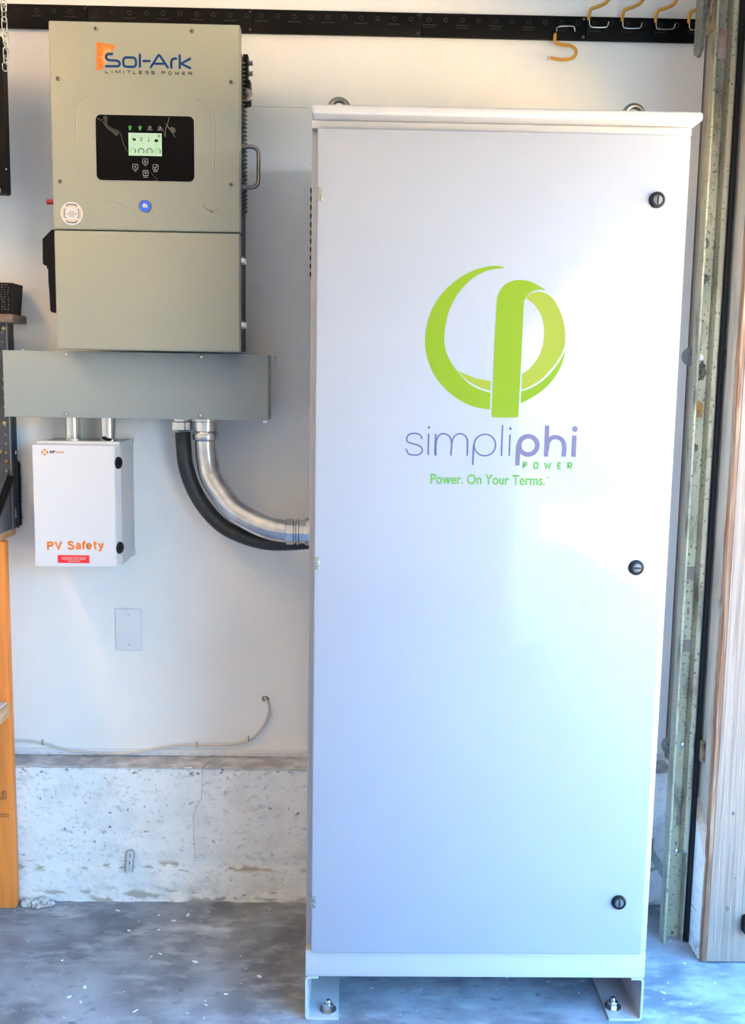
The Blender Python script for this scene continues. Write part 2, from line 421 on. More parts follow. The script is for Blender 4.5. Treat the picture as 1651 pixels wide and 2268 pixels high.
# ------------------------------------------------------------------ battery cabinet
W, YF = .7834, -.6145
cab = top('battery_cabinet', 'tall glossy white steel battery cabinet with a green logo on its door', 'cabinet', (W/2, -.36, 0))
bm = B(); box(bm, 0, W, -.592, -.097, .108, 1.9932, bev=.003)
mk('body', bm, m_cabm, cab, smooth=40)
bm = B()
mk('frame_rail', bx(0, W, YF, -.5915, 1.9765, 1.9935, bev=.002), m_cabm, cab, smooth=40)
mk('frame_rail', bx(0, W, YF, -.5915, .108, .1745, bev=.003), m_cabm, cab, smooth=40)
mk('frame_stile', bx(.758, W, YF, -.5915, .1755, 1.9755, bev=.004), m_cabm, cab, smooth=40)
door = mk('door', bx(.0125, .7685, -.632, -.596, .1765, 1.9755, bev=.004, seg=3), m_cab, cab, smooth=40)
bm = B(); box(bm, .001, .789, -.667, -.09, 1.9938, 2.0125, bev=.006, seg=3)
mk('top_cap', bm, m_cabm, cab, smooth=40)
DY = -.6323
for nm, mt, pts in (
  ('logo_crescent', m_green, [(0.4005,1.7052),(0.3882,1.706),(0.3699,1.7051),(0.3388,1.6964),(0.3079,1.6793),(0.2798,1.6545),(0.2595,1.6259),(0.2471,1.5948),(0.2418,1.5636),(0.2425,1.5351),(0.2506,1.504),(0.2658,1.4754),(0.2876,1.4508),(0.3147,1.4302),(0.347,1.4156),(0.3818,1.4098)] + [(0.382,1.4452),(0.3673,1.4486),(0.3485,1.4562),(0.3296,1.4686),(0.3104,1.4892),(0.294,1.5125),(0.2841,1.5358),(0.2813,1.5617),(0.2841,1.5876),(0.2912,1.6161),(0.3037,1.6421),(0.3214,1.6655),(0.3418,1.6837),(0.365,1.6956),(0.3857,1.7006),(0.4006,1.7016)]),
  ('logo_sliver', m_olive, [(0.3104,1.4911),(0.3265,1.4835),(0.3506,1.4754),(0.3821,1.4694)] + [(0.3819,1.4489),(0.3645,1.4539),(0.3457,1.4622),(0.3268,1.4738),(0.3112,1.4898)]),
  ('logo_stem', m_green, [(0.3856,1.3995),(0.387,1.5375),(0.3893,1.632),(0.3926,1.65),(0.4013,1.6648),(0.4154,1.6748),(0.4336,1.6789),(0.452,1.6774),(0.4706,1.6706),(0.4905,1.6591)] + [(0.4895,1.6589),(0.4763,1.6599),(0.4633,1.6564),(0.4536,1.6485),(0.4477,1.6381),(0.4457,1.6265),(0.4445,1.5201),(0.4426,1.4004)] + [(0.442,1.397),(0.4389,1.3943),(0.4143,1.3936),(0.3903,1.3935),(0.3871,1.3956),(0.3856,1.3995)]),
  ('logo_bowl', m_olive, [(0.4502,1.642),(0.4583,1.6504),(0.4712,1.6552),(0.4844,1.6547),(0.4978,1.6485),(0.5114,1.6353),(0.5242,1.6123),(0.5318,1.5892),(0.5354,1.5659),(0.5347,1.5451),(0.527,1.5241),(0.5115,1.5003),(0.4886,1.475),(0.4653,1.4597),(0.4475,1.4525)] + [(0.4474,1.4849),(0.4639,1.4982),(0.479,1.5181),(0.4882,1.5417),(0.4909,1.5678),(0.4884,1.5911),(0.4808,1.6116),(0.4683,1.6289),(0.4507,1.6415)]),
  ('logo_tail', m_green, [(0.5365,1.5386),(0.5335,1.5163),(0.5201,1.4847),(0.4973,1.4567),(0.4714,1.4371),(0.4471,1.4243)] + [(0.4465,1.4486),(0.4707,1.4582),(0.4965,1.4764),(0.5169,1.5004),(0.5293,1.5202),(0.5363,1.5378)])):
    n0 = {'logo_crescent': 16, 'logo_sliver': 4, 'logo_stem': 10, 'logo_bowl': 15, 'logo_tail': 6}[nm]
    out = []
    for seg in ([pts[:n0], pts[n0:]] if nm != 'logo_stem' else [pts[:10], pts[10:18], pts[18:]]):
        out += [tuple(v) for v in spline(seg, 6)]
    cl = [out[0]]
    for q in out[1:]:
        if (Vector(q)-Vector(cl[-1])).length > 2e-4: cl.append(q)
    if (Vector(cl[0])-Vector(cl[-1])).length < 2e-4: cl.pop()
    bm = B(); plate(bm, cl, [], DY, None)
    mk(nm, bm, mt, door)
T1, T2 = .0029, .0098
bm = B()
for s in ([(0.239,1.3461),(0.2373,1.3522),(0.2313,1.3563),(0.222,1.3573),(0.2127,1.355),(0.2073,1.3483),(0.209,1.3398),(0.2171,1.3361),(0.2286,1.3334),(0.2373,1.3292),(0.2406,1.3224),(0.2381,1.3156),(0.231,1.3118),(0.2216,1.3114),(0.2122,1.3137),(0.2059,1.3232)],
          [(0.2698,1.3118),(0.2695,1.3353),(0.2721,1.3487),(0.2794,1.3563),(0.2873,1.3574),(0.2965,1.353),(0.3018,1.3438),(0.3029,1.3331),(0.3019,1.3123)],
          [(0.3029,1.3331),(0.3042,1.3438),(0.3088,1.353),(0.3172,1.3576),(0.3252,1.3572),(0.3326,1.3517),(0.3366,1.3417),(0.3366,1.3128)]):
    ribbon(bm, spline(s, 6), T1, DY)
for s in ([(0.2687,1.3566),(0.2679,1.3118)], [(0.2535,1.3572),(0.2534,1.3121)], [(0.35,1.3338),(0.349,1.2921)],
          [(0.4098,1.3779),(0.4095,1.3123)], [(0.4262,1.3576),(0.4262,1.3125)]):
    ribbon(bm, s, T1, DY, caps=False)
c = [(0.3735,1.3347)][0]; ribbon(bm, circ(c[0], c[1], .0228, 40), T1, DY, closed=True)
for c in [(0.2537,1.3702),(0.4266,1.3704)]: disc(bm, c[0], c[1], .0026, DY)
mk('thin_lettering', bm, m_indigo, door, label='thin slate lettering reading simpli')
bm = B()
c = [(0.4658,1.3353)][0]; ribbon(bm, circ(c[0], c[1], .0193, 40), T2, DY, closed=True)
for s in ([(0.4447,1.3352),(0.444,1.2924)], [(0.5049,1.3783),(0.5045,1.312)], [(0.5636,1.3578),(0.5634,1.3124)]):
    ribbon(bm, s, T2*.92, DY, caps=False)
ribbon(bm, spline([(0.5056,1.3254),(0.5077,1.3421),(0.5148,1.3518),(0.5241,1.3538),(0.5341,1.3507),(0.5409,1.342),(0.5433,1.3287),(0.5424,1.3126)], 6), T2*.92, DY, caps=False)
c = [(0.5638,1.3714)][0]; disc(bm, c[0], c[1], .0062, DY)
mk('bold_lettering', bm, m_purple, door, label='bold violet lettering reading phi')
bm = B()
for ch, a, b in (('P', 1102, 1124), ('O', 1185, 1215), ('W', 1272, 1320), ('E', 1379, 1402), ('R', 1460, 1488)):
    p, q = [(0.1686,1.2868),(0.4363,1.2992)]
    x0 = (0.1654,1.4699)[0]; sc = ((0.5459,1.4759)[0]-(0.1654,1.4699)[0])/(400*3.589)
    glyph(bm, ch, x0+a*sc, x0+b*sc, p[1], q[1], .0034, DY)
mk('power_lettering', bm, m_ltgreen, door, label='small green lettering reading POWER')
bm = B()
a, b = [(0.26,1.2504),(0.5045,1.2723)]
text(bm, 'Power. On Your Terms.', a[0], b[0], a[1], b[1], DY, bold=.02)
a, b = [(0.5048,1.2644),(0.5135,1.2694)]
text(bm, 'TM', a[0], b[0], a[1], b[1], DY)
mk('slogan_lettering', bm, m_ltgreen, door, label='green lettering reading Power. On Your Terms.')
for (x, z), ang in (((0.7135,1.8449), 90), ((0.7097,1.0748), 0), ((0.7089,0.3047), 90)):
    lk = mk('door_lock', lathe(B(), [(.0165, -.001), (.0165, .003), (.0145, .0065), (.0115, .0072), (.0108, .0055), (0, .0055)], (x, -.6322, z), n=32), m_rubber, cab, smooth=35)
    mk('lock_core', lathe(B(), [(.0098, .004), (.0098, .0066), (.0085, .0072), (0, .0072)], (x, -.6322, z), n=28), M('dark_grey_plastic', (.10, .11, .13), .35), lk, smooth=35)
    dx, dz = (.0014, .0085) if ang == 90 else (.0085, .0014)
    mk('slot', bx(x-dx, x+dx, -.6399, -.6393, z-dz, z+dz), m_black, lk)
for (x, z) in ((0.0189,1.8435), (0.019,1.075), (0.0175,0.3004)):
    mk('hinge', bx(x-.0065, x+.006, -.6355, -.600, z-.0135, z+.0135, bev=.001), m_zinc, cab, smooth=40)
for sgn, x0 in ((1, 0.0), (-1, W)):
    th = .0055
    prof = [(.030, .1075), (.008, .1075), (.0025, .105), (0, .099), (0, .008), (.0025, .0025), (.008, 0), (.0775, 0), (.0775, th), (.009, th), (th, .009), (th, .098), (.009, .1075-th), (.030, .1075-th)]
    bm = B(); plate(bm, [(x0+sgn*a, b) for a, b in prof], [], YF+.002, -.12)
    ft = mk('foot_channel', bm, m_cabm, cab, smooth=35)
    bxx, byy = (0.0526,-.5833) if sgn > 0 else (0.7259,-.5678)
    bt = mk('anchor_bolt', lathe(B(), [(.0125, .0040), (.0125, .0150), (.0112, .0165), (0, .0165)], (bxx, byy, .005), axis=(0, 0, 1), n=6), m_chrome, ft)
    mk('washer', lathe(B(), [(.0195, 0), (.0195, .0028), (.0120, .0038), (0, .0038)], (bxx, byy, .0052), axis=(0, 0, 1), n=28), m_chrome, ft, smooth=35)
    mk('bolt_stud', lathe(B(), [(.0072, .016), (.0072, .0225), (.005, .0255), (0, .0262)], (bxx, byy, .005), axis=(0, 0, 1), n=16), m_chrome, ft, smooth=35)
for (x, z) in ((0.0516,2.0657), (0.7118,2.0634)):
    r = .0205; z0 = (0.0514,2.0898)[1]-r-.006
    bm = loop_tube(B(), [(x+r*math.cos(t*math.pi/16), -.42, z0+r*math.sin(t*math.pi/16)) for t in range(32)], .0065, 10)
    eb = mk('lifting_eye', bm, m_dsteel, cab, smooth=60)
    mk('eye_base', lathe(B(), [(.021, 0), (.021, .006), (.012, .016), (.009, z0-2.0125-.012), (0, z0-2.0125-.012)], (x, -.42, 2.0125), axis=(0, 0, 1), n=24), m_dsteel, eb, smooth=35)
vent = mk('side_vent', bx(-.0055, .0, -.43, -.20, 1.62, 1.915, bev=.001), m_cabm, cab)
for i in range(11):
    z = 1.889-.0185*i
    mk('vent_louvre', bx(-.0105, -.0052, -.42, -.21, z-.0048, z+.0042), m_black, vent)
mk('vent_screw', lathe(B(), [(.006, 0), (.006, .003), (0, .005)], (-.0, -.50, 1.93), axis=(-1, 0, 0), n=16), m_black, cab, smooth=40)

# ------------------------------------------------------------------ hybrid inverter on the wall
IX0, IX1, IY = -.6442, -.1895, -.2293
inv = top('hybrid_inverter', 'greige wall-mounted inverter with a black display panel and an orange sun logo', 'inverter', (-.417, -.1, 1.5292))
ZS = 1.8173
up = mk('upper_cover', bx(IX0, IX1, IY, -.195, ZS+.0012, 2.300, bev=.0045, seg=3), m_inv, inv, smooth=40)
lo = mk('lower_cover', bx(IX0+.001, IX1-.001, IY, -.195, 1.5292, ZS-.0012, bev=.0045, seg=3), m_inv, inv, smooth=40)
mk('heat_sink_body', bx(IX0+.006, IX1-.004, -.1955, -.075, 1.534, 2.255), m_black, inv)
mk('back_plate', bx(IX0+.06, IX1-.06, -.0755, 0, 1.62, 2.18), m_black, inv)
fin = B()
for i in range(38):
    z = 1.86+i*.0098
    bm = B(); y0, y1 = -.19, -.08
    vs = [(IX1-.0042, y0, z), (IX1+.0012, y0, z), (IX1+.0012, y1, z+.03), (IX1-.0042, y1, z+.03)]
    a = [bm.verts.new(v) for v in vs]; b = [bm.verts.new((v[0], v[1], v[2]+.0042)) for v in vs]
    bm.faces.new(a); bm.faces.new(b[::-1])
    for k in range(4): bm.faces.new((a[k], a[(k+1) % 4], b[(k+1) % 4], b[k]))
    mk('fin', bm, m_rim, inv)
FY = IY-.0004
# ridges pressed into the upper cover
bm = tube(B(), [(p.x, IY+.0028, p.y) for p in spline([(-.5838,1.9355),(-.5837,2.0101),(-.5825,2.0784),(-.5777,2.1011),(-.5639,2.1202),(-.5442,2.13)], 8)], [.002]+[.0042]*39+[.002], 12)
mk('pressed_ridge', bm, m_inv, up, smooth=80)
bm = tube(B(), [(p.x, IY+.0028, p.y) for p in spline([(-.2551,1.9341),(-.2531,2.0165),(-.2528,2.0773),(-.2582,2.1018),(-.2718,2.1204),(-.2914,2.1287)], 8)], [.002]+[.0042]*39+[.002], 12)
mk('pressed_ridge', bm, m_inv, up, smooth=80)
bm = tube(B(), [(p.x, IY+.0034, p.y) for p in spline([(-.5254,1.8905),(-.4859,1.8835),(-.4584,1.8685),(-.4427,1.8533),(-.4189,1.8472),(-.3989,1.853),(-.3788,1.87),(-.3508,1.884)], 6)], [.002]+[.0042]*41+[.002], 12)
mk('pressed_ridge', bm, m_inv, up, smooth=80)
for (x, z) in ((-.5319,2.2836), (-.3041,2.2823), (-.6244,2.1682), (-.2112,2.1683), (-.6251,1.9305), (-.2119,1.9308)):
    s = mk('cover_screw', lathe(B(), [(.0052, 0), (.0052, .0012), (.004, .0022), (0, .0022)], (x, IY, z), n=18), m_dsteel, up, smooth=35)
    mk('screw_socket', lathe(B(), [(.0021, .002), (.0021, .0025), (0, .0025)], (x, IY, z), n=6), m_ink, s)
# sun logo
q = [(-.5299,2.2532),(-.4846,2.2461),(-.4924,2.2331),(-.5009,2.2313),(-.5085,2.2266),(-.5115,2.2198),(-.511,2.2121),(-.5089,2.2069),(-.5185,2.1917),(-.5312,2.189)]
bm = B(); plate(bm, q, [], FY, None); lg = mk('logo_sun_panel', bm, m_orange, up, label='orange sunburst panel of the logo')
bm = B()
cx, cz = [(-.5002,2.22)][0]
for ang, r0, r1 in ((78, .0125, .0225), (88, .0125, .023), (98, .0125, .027), (110, .0125, .029), (122, .0125, .034), (136, .0125, .03), (150, .0125, .026), (164, .0125, .021), (180, .0125, .027), (192, .0125, .023), (205, .0125, .024), (217, .0125, .028), (229, .0125, .031), (240, .014, .026)):
    t = math.radians(ang); d = Vector((math.cos(t), math.sin(t))); nn = Vector((-d.y, d.x))
    a, b, e_ = Vector((cx, cz))+d*r0-nn*.0009, Vector((cx, cz))+d*r0+nn*.0009, Vector((cx, cz))+d*r1
    bm.faces.new([bm.verts.new((v.x, FY-.0002, v.y)) for v in (a, b, e_)])
mk('logo_rays', bm, m_ray, lg)
bm = B(); SW = .0053
for s in ([(-.4939,2.2266),(-.5023,2.2264),(-.5071,2.2238),(-.5083,2.2189),(-.5056,2.2141),(-.4978,2.2123),(-.4843,2.2118),(-.478,2.2092),(-.4762,2.2047),(-.4783,2.2005),(-.4837,2.199),(-.5082,2.1985)],):
    ribbon(bm, spline(s, 4), SW, FY)
p, q = [(-.4677,2.1982),(-.4376,2.2195)]
ribbon(bm, rrect(p[0], q[0], p[1], q[1], .0075), SW, FY, closed=True)
for s in ([(-.428,2.2264),(-.4284,2.1989)], [(-.4198,2.2123),(-.4049,2.2125)], [(-.402,2.1989),(-.3853,2.2243),(-.3828,2.2263),(-.3799,2.2244),(-.3619,2.1986)],
          [(-.3923,2.2067),(-.3715,2.2068)], [(-.3332,2.2264),(-.3335,2.1984)], [(-.3087,2.2195),(-.3305,2.208),(-.3086,2.1984)]):
    ribbon(bm, s, SW, FY)
ribbon(bm, spline([(-.3535,2.1983),(-.3533,2.2105),(-.3514,2.2162),(-.3468,2.219),(-.3419,2.2194)], 4), SW, FY)
mk('name_lettering', bm, m_blue, up, label='rounded navy lettering reading Sol-Ark')
bm = B()
LS = [('L',280,320),('I',364,380),('M',424,484),('I',526,542),('T',586,630),('L',668,708),('E',752,795),('S',840,884),('S',928,970),('P',1072,1116),('O',1165,1208),('W',1255,1318),('E',1360,1402),('R',1450,1495)]
x0, z0 = [(-.5576,2.182)][0]; x9, z9 = [(-.3036,2.1838)][0]
for ch, a, b in LS:
    glyph(bm, ch, x0+(x9-x0)*a/1500, x0+(x9-x0)*b/1500, (z0+z9)/2, (z0+z9)/2+.0062, .0014, FY)
mk('tagline_lettering', bm, m_ink, up, label='spaced black lettering reading LIMITLESS POWER')
# display
dx0, dz1 = (-.5359,2.0872); dx1, dz0 = (-.3004,1.9355)
dp = mk('display_panel', plate(B(), rrect(dx0, dx1, dz0, dz1, .0125, 7), [], IY-.0022, IY+.001), m_gloss, inv, smooth=30)
mk('display_edge', plate(B(), rrect(dx0-.001, dx1+.001, dz0-.001, dz1+.001, .0132, 7), [rrect(dx0, dx1, dz0, dz1, .0125, 7)[::-1]], IY-.0018, IY+.001), m_dimwhite, dp)
PY = IY-.0026
(sx0, sz1), (sx1, sz0) = [(-.458,2.0467),(-.3778,1.9936)]
mk('screen', plate(B(), rect(sx0, sx1, sz0, sz1), [], PY, IY-.0021), m_screen, dp, label='pale green lit screen with four round gauges')
PY2 = PY-.0003
def sp(u, v): return (sx0+(sx1-sx0)*u, sz1-(sz1-sz0)*v)
bm = B(); bg_ = B(); dim = B()
for i, u in enumerate((.13, .38, .63, .87)):
    c = sp(u, .80)
    arc = [(c[0]+.0066*math.cos(math.radians(a)), c[1]+.0066*math.sin(math.radians(a))) for a in range(-38, 219, 8)]
    cut = {0: 11, 1: 33, 2: 33, 3: 11}[i]
    ribbon(bm, arc[:cut], .0016, PY2, caps=False)
    if cut < 33: ribbon(bg_, arc[cut-1:], .0016, PY2, caps=False)
    for dz_, wd in ((.0005, .0042), (-.0036, .003)): ribbon(dim, [(c[0]-wd/2, c[1]+dz_), (c[0]+wd/2, c[1]+dz_)], .0012, PY2, caps=False)
c = sp(.92, .12); ribbon(bm, circ(c[0], c[1], .0022, 16), .0012, PY2, closed=True)
c = sp(.07, .10); ribbon(dim, circ(c[0], c[1], .0022, 16), .0006, PY2, closed=True)
for u0, u1 in ((.14, .22), (.24, .36), (.38, .50), (.57, .72), (.74, .83)):
    a, b = sp(u0, .10), sp(u1, .10); ribbon(dim, [a, b], .0008, PY2, caps=False)
# icons: panel, pylon, bulb, battery
a, b = sp(.13, .34), sp(.22, .25); plate(bm, rect(a[0], b[0], a[1], b[1]), [], PY2, None); c = sp(.13, .24); ribbon(bm, circ(c[0], c[1], .0016, 12), .0006, PY2, closed=True)
for s in ([(.36, .37), (.385, .19), (.41, .37)], [(.345, .25), (.425, .25)], [(.36, .37), (.405, .28)], [(.41, .37), (.365, .28)], [(.335, .23), (.385, .19), (.435, .23)]): ribbon(bm, [sp(*p) for p in s], .0006, PY2, caps=False)
c = sp(.61, .25); ribbon(bm, circ(c[0], c[1], .0026, 14), .0005, PY2, closed=True); a, b = sp(.593, .37), sp(.627, .32); plate(bm, rect(a[0], b[0], a[1], b[1]), [], PY2, None)
a, b = sp(.785, .38), sp(.89, .28); plate(bm, rect(a[0], b[0], a[1], b[1]), [], PY2, None)
a, b = sp(.80, .28), sp(.825, .26); plate(bm, rect(a[0], b[0], a[1], b[1]), [], PY2, None)
for u0, u1 in ((.77, .82), (.84, .9)): ribbon(dim, [sp(u0, .215), sp(u1, .215)], .0014, PY2, caps=False)
for u in (.165, .385, .84):
    for v in (.43, .48, .53): ribbon(bg_, [sp(u-.03, v-.02), sp(u, v+.012), sp(u+.03, v-.02)], .0005, PY2, caps=False)
scr = bpy.data.objects['screen']
mk('screen_gauges', bm, m_lcdblack, scr); mk('screen_marks', bg_, m_lcdgreen, scr, kind='stuff'); mk('screen_figures', dim, m_dimwhite, scr, kind='stuff')
for i, (c, kind) in enumerate(zip([(-.4183,1.981),(-.4423,1.9678),(-.4178,1.9538),(-.3936,1.9676)], 'ulde')):
    bm = B(); ribbon(bm, rrect(c[0]-.0062, c[0]+.0062, c[1]-.0062, c[1]+.0062, .0018), .0009, PY, closed=True)
    if kind == 'u': ribbon(bm, [(c[0]-.003, c[1]-.0025), (c[0], c[1]+.003), (c[0]+.003, c[1]-.0025)], .0008, PY, closed=True)
    if kind == 'd': ribbon(bm, [(c[0]-.003, c[1]+.0025), (c[0], c[1]-.003), (c[0]+.003, c[1]+.0025)], .0008, PY, closed=True)
    if kind == 'l': ribbon(bm, [(c[0]+.0028, c[1]+.0032), (c[0]-.003, c[1]), (c[0]+.0028, c[1]-.0032)], .0008, PY)
    if kind == 'e': ribbon(bm, [(c[0]-.003, c[1]), (c[0]-.0008, c[1]-.003), (c[0]+.0034, c[1]+.0034)], .0013, PY)
    text(bm, {'u': 'Up', 'l': 'Esc', 'd': 'Down', 'e': 'Enter'}[kind], c[0]-(.0028 if kind in 'ul' else .005), c[0]+(.0028 if kind in 'ul' else .005), c[1]-.0112, c[1]-.008, PY)
    mk('panel_button', bm, M('button_print', (.50, .50, .49), .5), dp)
for i, c in enumerate([(-.4537,2.0596),(-.4299,2.0597),(-.4062,2.0599),(-.3823,2.06)]):
    bm = B(); ribbon(bm, circ(c[0], c[1], .0031, 16), .0007, PY, closed=True)
    plate(bm, [(c[0]-.0005, c[1]-.0022), (c[0]+.0022, c[1]-.001), (c[0]+.0016, c[1]+.0012)], [], PY, None)
    text(bm, ('DC', 'AC', 'Normal', 'Alarm')[i], c[0]-(.0028 if i < 2 else .0062), c[0]+(.0028 if i < 2 else .0062), c[1]-.0068, c[1]-.0042, PY)
    mk('indicator_light', bm, m_led if i < 2 else MATS['button_print'], dp)
for s, wd in (([(-.5192,2.0717),(-.5089,2.0577),(-.4951,2.0469),(-.4863,2.0392),(-.4804,2.0469),(-.4756,2.0426),(-.471,2.0237),(-.4615,2.0029)], .0012), ([(-.3596,2.0843),(-.3638,2.0669),(-.368,2.0573),(-.3691,2.0383)], .0014),
              ([(-.3687,2.0691),(-.359,2.0575),(-.3509,2.0466),(-.3461,2.038)], .0018), ([(-.3803,2.0618),(-.373,2.0509),(-.3699,2.0383)], .0012), ([(-.4063,1.9565),(-.3981,1.9471),(-.3892,1.9385),(-.3999,1.9359)], .0007), ([(-.5321,2.0793),(-.5241,2.074),(-.5191,2.0756)], .0013)):
    bm = B(); ribbon(bm, spline(s, 5), wd, PY, caps=False); mk('film_crease_glint', bm, M('film_crease_glint', (.13, .12, .09), .3), dp)  # grey streaks paint the film's creases and reflections into the colour
bm = B(); plate(bm, [tuple(v) for v in spline([(-.3574,2.0607),(-.35,2.0616),(-.3443,2.0546),(-.3468,2.0482),(-.3542,2.0513)], 4, closed=True)], [], PY+.0001, None); mk('film_crease_glint', bm, M('film_sheen', (.07, .07, .05), .3), dp)  # flat patch with the film's sheen painted in
bm = B(); plate(bm, [tuple(v) for v in spline([(-.5182,2.0819),(-.5076,2.0829),(-.5079,2.0656),(-.495,2.0564),(-.4804,2.0504),(-.4863,2.0408),(-.4968,2.0477),(-.5096,2.0593)], 4, closed=True)], [], PY+.0001, None); mk('film_crease_glint', bm, M('film_dull', (.022, .022, .022), .3), dp)
# power button, sticker, scuff
x, z = (-.4201,1.876)
pb = mk('power_button', lathe(B(), [(.0150, 0), (.0150, .002), (.0135, .0034), (.0128, .0034), (.0128, .002), (0, .002)], (x, IY, z), n=36), m_dsteel, inv, smooth=35)
mk('glow_ring', plate(B(), circ(x, z, .0126, 32), [circ(x, z, .0062, 32)[::-1]], IY-.0032, IY-.0015), m_glow, pb, label='lit blue ring')
mk('button_cap', lathe(B(), [(.006, .002), (.006, .0042), (.005, .0047), (0, .0047)], (x, IY, z), n=24), m_chrome, pb, smooth=35)
x, z = (-.5986,1.8557)
st = mk('round_sticker', lathe(B(), [(.0272, 0), (.0272, .0005), (0, .0005)], (x, IY, z), n=48), m_white, inv, label='round white EMP hardened sticker')
SYY = IY-.0008
bm = B(); b2 = B()
def octa(r, i): t = math.radians(22.5+45*i); return (x+r*math.cos(t), z+r*math.sin(t))
def seg_oct(bm_, r, i0, i1, wd):
    a = [Vector(octa(r, i)) for i in range(i0, i1+1)]
    pts = [a[0].lerp(Vector(octa(r, i0-1)), .38)]+a+[a[-1].lerp(Vector(octa(r, i1+1)), .38)]
    ribbon(bm_, pts, wd, SYY, caps=False)
seg_oct(bm, .0232, 1, 2, .0021); seg_oct(bm, .0232, 5, 6, .0021); seg_oct(b2, .0232, 3, 4, .0015); seg_oct(b2, .0232, 7, 8, .0015)
seg_oct(b2, .0190, 1, 2, .0013); seg_oct(b2, .0190, 5, 6, .0013); seg_oct(bm, .0190, 3, 4, .0015); seg_oct(bm, .0190, 7, 8, .0015)
text(bm, 'EMP', x-.0052, x+.0052, z+.0024, z+.0056, SYY); text(bm, 'HARDENED', x-.0135, x+.0135, z-.0028, z+.0006, SYY)
for k in range(7): ribbon(bm, [(x-.0065+k*.0019, z-.0062), (x-.0052+k*.0019, z-.0062)], .0015, SYY, caps=False)
mk('sticker_marks', bm, M('dark_navy_print', (.02, .015, .04), .5), st); mk('sticker_lines', b2, m_peach, st)
bm = B()
for s, wd in (([(-.282,1.8822),(-.2753,1.8758),(-.2674,1.8701),(-.2554,1.8695)], .0012), ([(-.2706,1.8731),(-.2614,1.8671),(-.2515,1.8688),(-.2435,1.8744)], .0007), ([(-.2642,1.8686),(-.2594,1.8644),(-.2555,1.8657)], .0016)):
    ribbon(bm, spline(s, 4), wd, FY, caps=False)
mk('scuff', bm, m_scuff, up)
# side handles
for xs, sg, y in ((IX1, 1, -.185), (IX0, -1, -.150)):
    z1 = 2.0296; z0 = 1.933; ext = .040 if sg > 0 else .0165
    pts = [(xs, y, z1), (xs+sg*.6*ext, y, z1), (xs+sg*.9*ext, y, z1-.006), (xs+sg*ext, y, z1-.018), (xs+sg*ext, y, z1-.05), (xs+sg*ext, y, z0+.018), (xs+sg*.9*ext, y, z0+.006), (xs+sg*.6*ext, y, z0), (xs, y, z0)]
    h = mk('handle', tube(B(), spline(pts, 5), .0048, 12), m_dsteel, inv, smooth=60)
    for zz in (z0, z1): mk('handle_boss', lathe(B(), [(.0085, -.006), (.0085, .011), (.0075, .012), (0, .012)], (xs-sg*.001, y, zz), axis=(sg, 0, 0), n=20), m_dsteel, h, smooth=35)
for (x, z) in ((-.1869,1.7525), (-.1871,1.5966)):
    lt = mk('latch', bx(IX1-.002, IX1+.0075, -.217, -.192, z-.010, z+.010, bev=.002), m_dsteel, inv, smooth=40)
    mk('latch_hook', bx(IX1-.001, IX1+.010, -.2205, -.2165, z-.006, z+.006, bev=.0012), m_chrome, lt, smooth=40)
    mk('latch_hook', bx(IX1-.001, IX1+.011, -.1925, -.188, z-.007, z+.007, bev=.0012), m_chrome, lt, smooth=40)
# right-hand disconnect switch and ports
x0, z1 = (-.1997,2.2078); x1, z0 = (-.1769,2.1482)
sw = mk('side_switch', bx(IX1-.005, x1, -.115, -.078, z0, z1, bev=.004), m_black, inv, smooth=40)
x, z = (-.1888,2.1693)
mk('switch_dial', lathe(B(), [(.0165, 0), (.0165, .002), (.015, .0028), (.006, .0034), (.0045, .0065), (0, .0065)], (x+.001, -.115, z), n=30), m_dsteel, sw, smooth=30)
mk('port_plate', bx(IX1-.005, IX1+.0065, -.118, -.088, 2.2052, 2.2657), m_black, inv)
for (x, z) in ((-.1883,2.2497), (-.1883,2.2248)):
    mk('cable_port', lathe(B(), [(.0065, 0), (.0065, .004), (.0048, .0045), (.0048, .007), (.0065, .0075), (.0065, .0105), (0, .0105)], (IX1+.0062, -.1, z), axis=(1, 0, 0), n=16), m_dsteel, inv, smooth=30)
# left-hand switch, strip and red knob
pr = [(-.6719,1.827),(-.695,1.8038),(-.6958,1.7447),(-.6935,1.7407),(-.6863,1.7382),(-.6857,1.7319),(-.6828,1.7307),(-.683,1.6989),(-.6812,1.6703),(-.68,1.6272),(-.6764,1.6233)]
bm = B(); plate(bm, pr+[(IX0+.03, pr[-1][1]), (IX0+.03, pr[0][1])], [], -.15, -.10); mk('side_switch', bm, m_black, inv)
x, z = (-.6873,1.898); mk('red_knob', lathe(B(), [(.0062, 0), (.0062, .012), (.0055, .055), (0, .055)], (x, -.13, z), axis=(1, 0, 0), n=18), M('red_plastic', (.45, .02, .03), .4), inv, smooth=40)

# ------------------------------------------------------------------ wiring trough
TX0, TX1, TZ0, TZ1 = -.804, -.1275, 1.3575, 1.5265
tr = top('wiring_trough', 'long grey steel wiring trough under the inverter', 'trough', (-.465, -.1, 1.3575))
mk('trough_box', bx(TX0+.0015, TX1-.0005, -.148, -.056, TZ0+.001, TZ1-.001, bev=.001), m_trough, tr, smooth=40)
cv = mk('front_cover', bx(TX0, TX1, -.1512, -.147, TZ0, TZ1, bev=.0012), m_trough, tr, smooth=40)
for (x, z) in ((-.6411,1.5182), (-.2976,1.518), (-.6448,1.3666), (-.3009,1.3684)):
    s = mk('cover_screw', lathe(B(), [(.0052, 0), (.0052, .002), (.0040, .0042), (0, .0048)], (x, -.1512, z), n=12), m_chrome, cv, smooth=30)
    mk('screw_slot_plate', bx(x-.0075, x-.001, -.1518, -.1508, z-.0032, z+.0032, bev=.0004), m_dsteel, s)
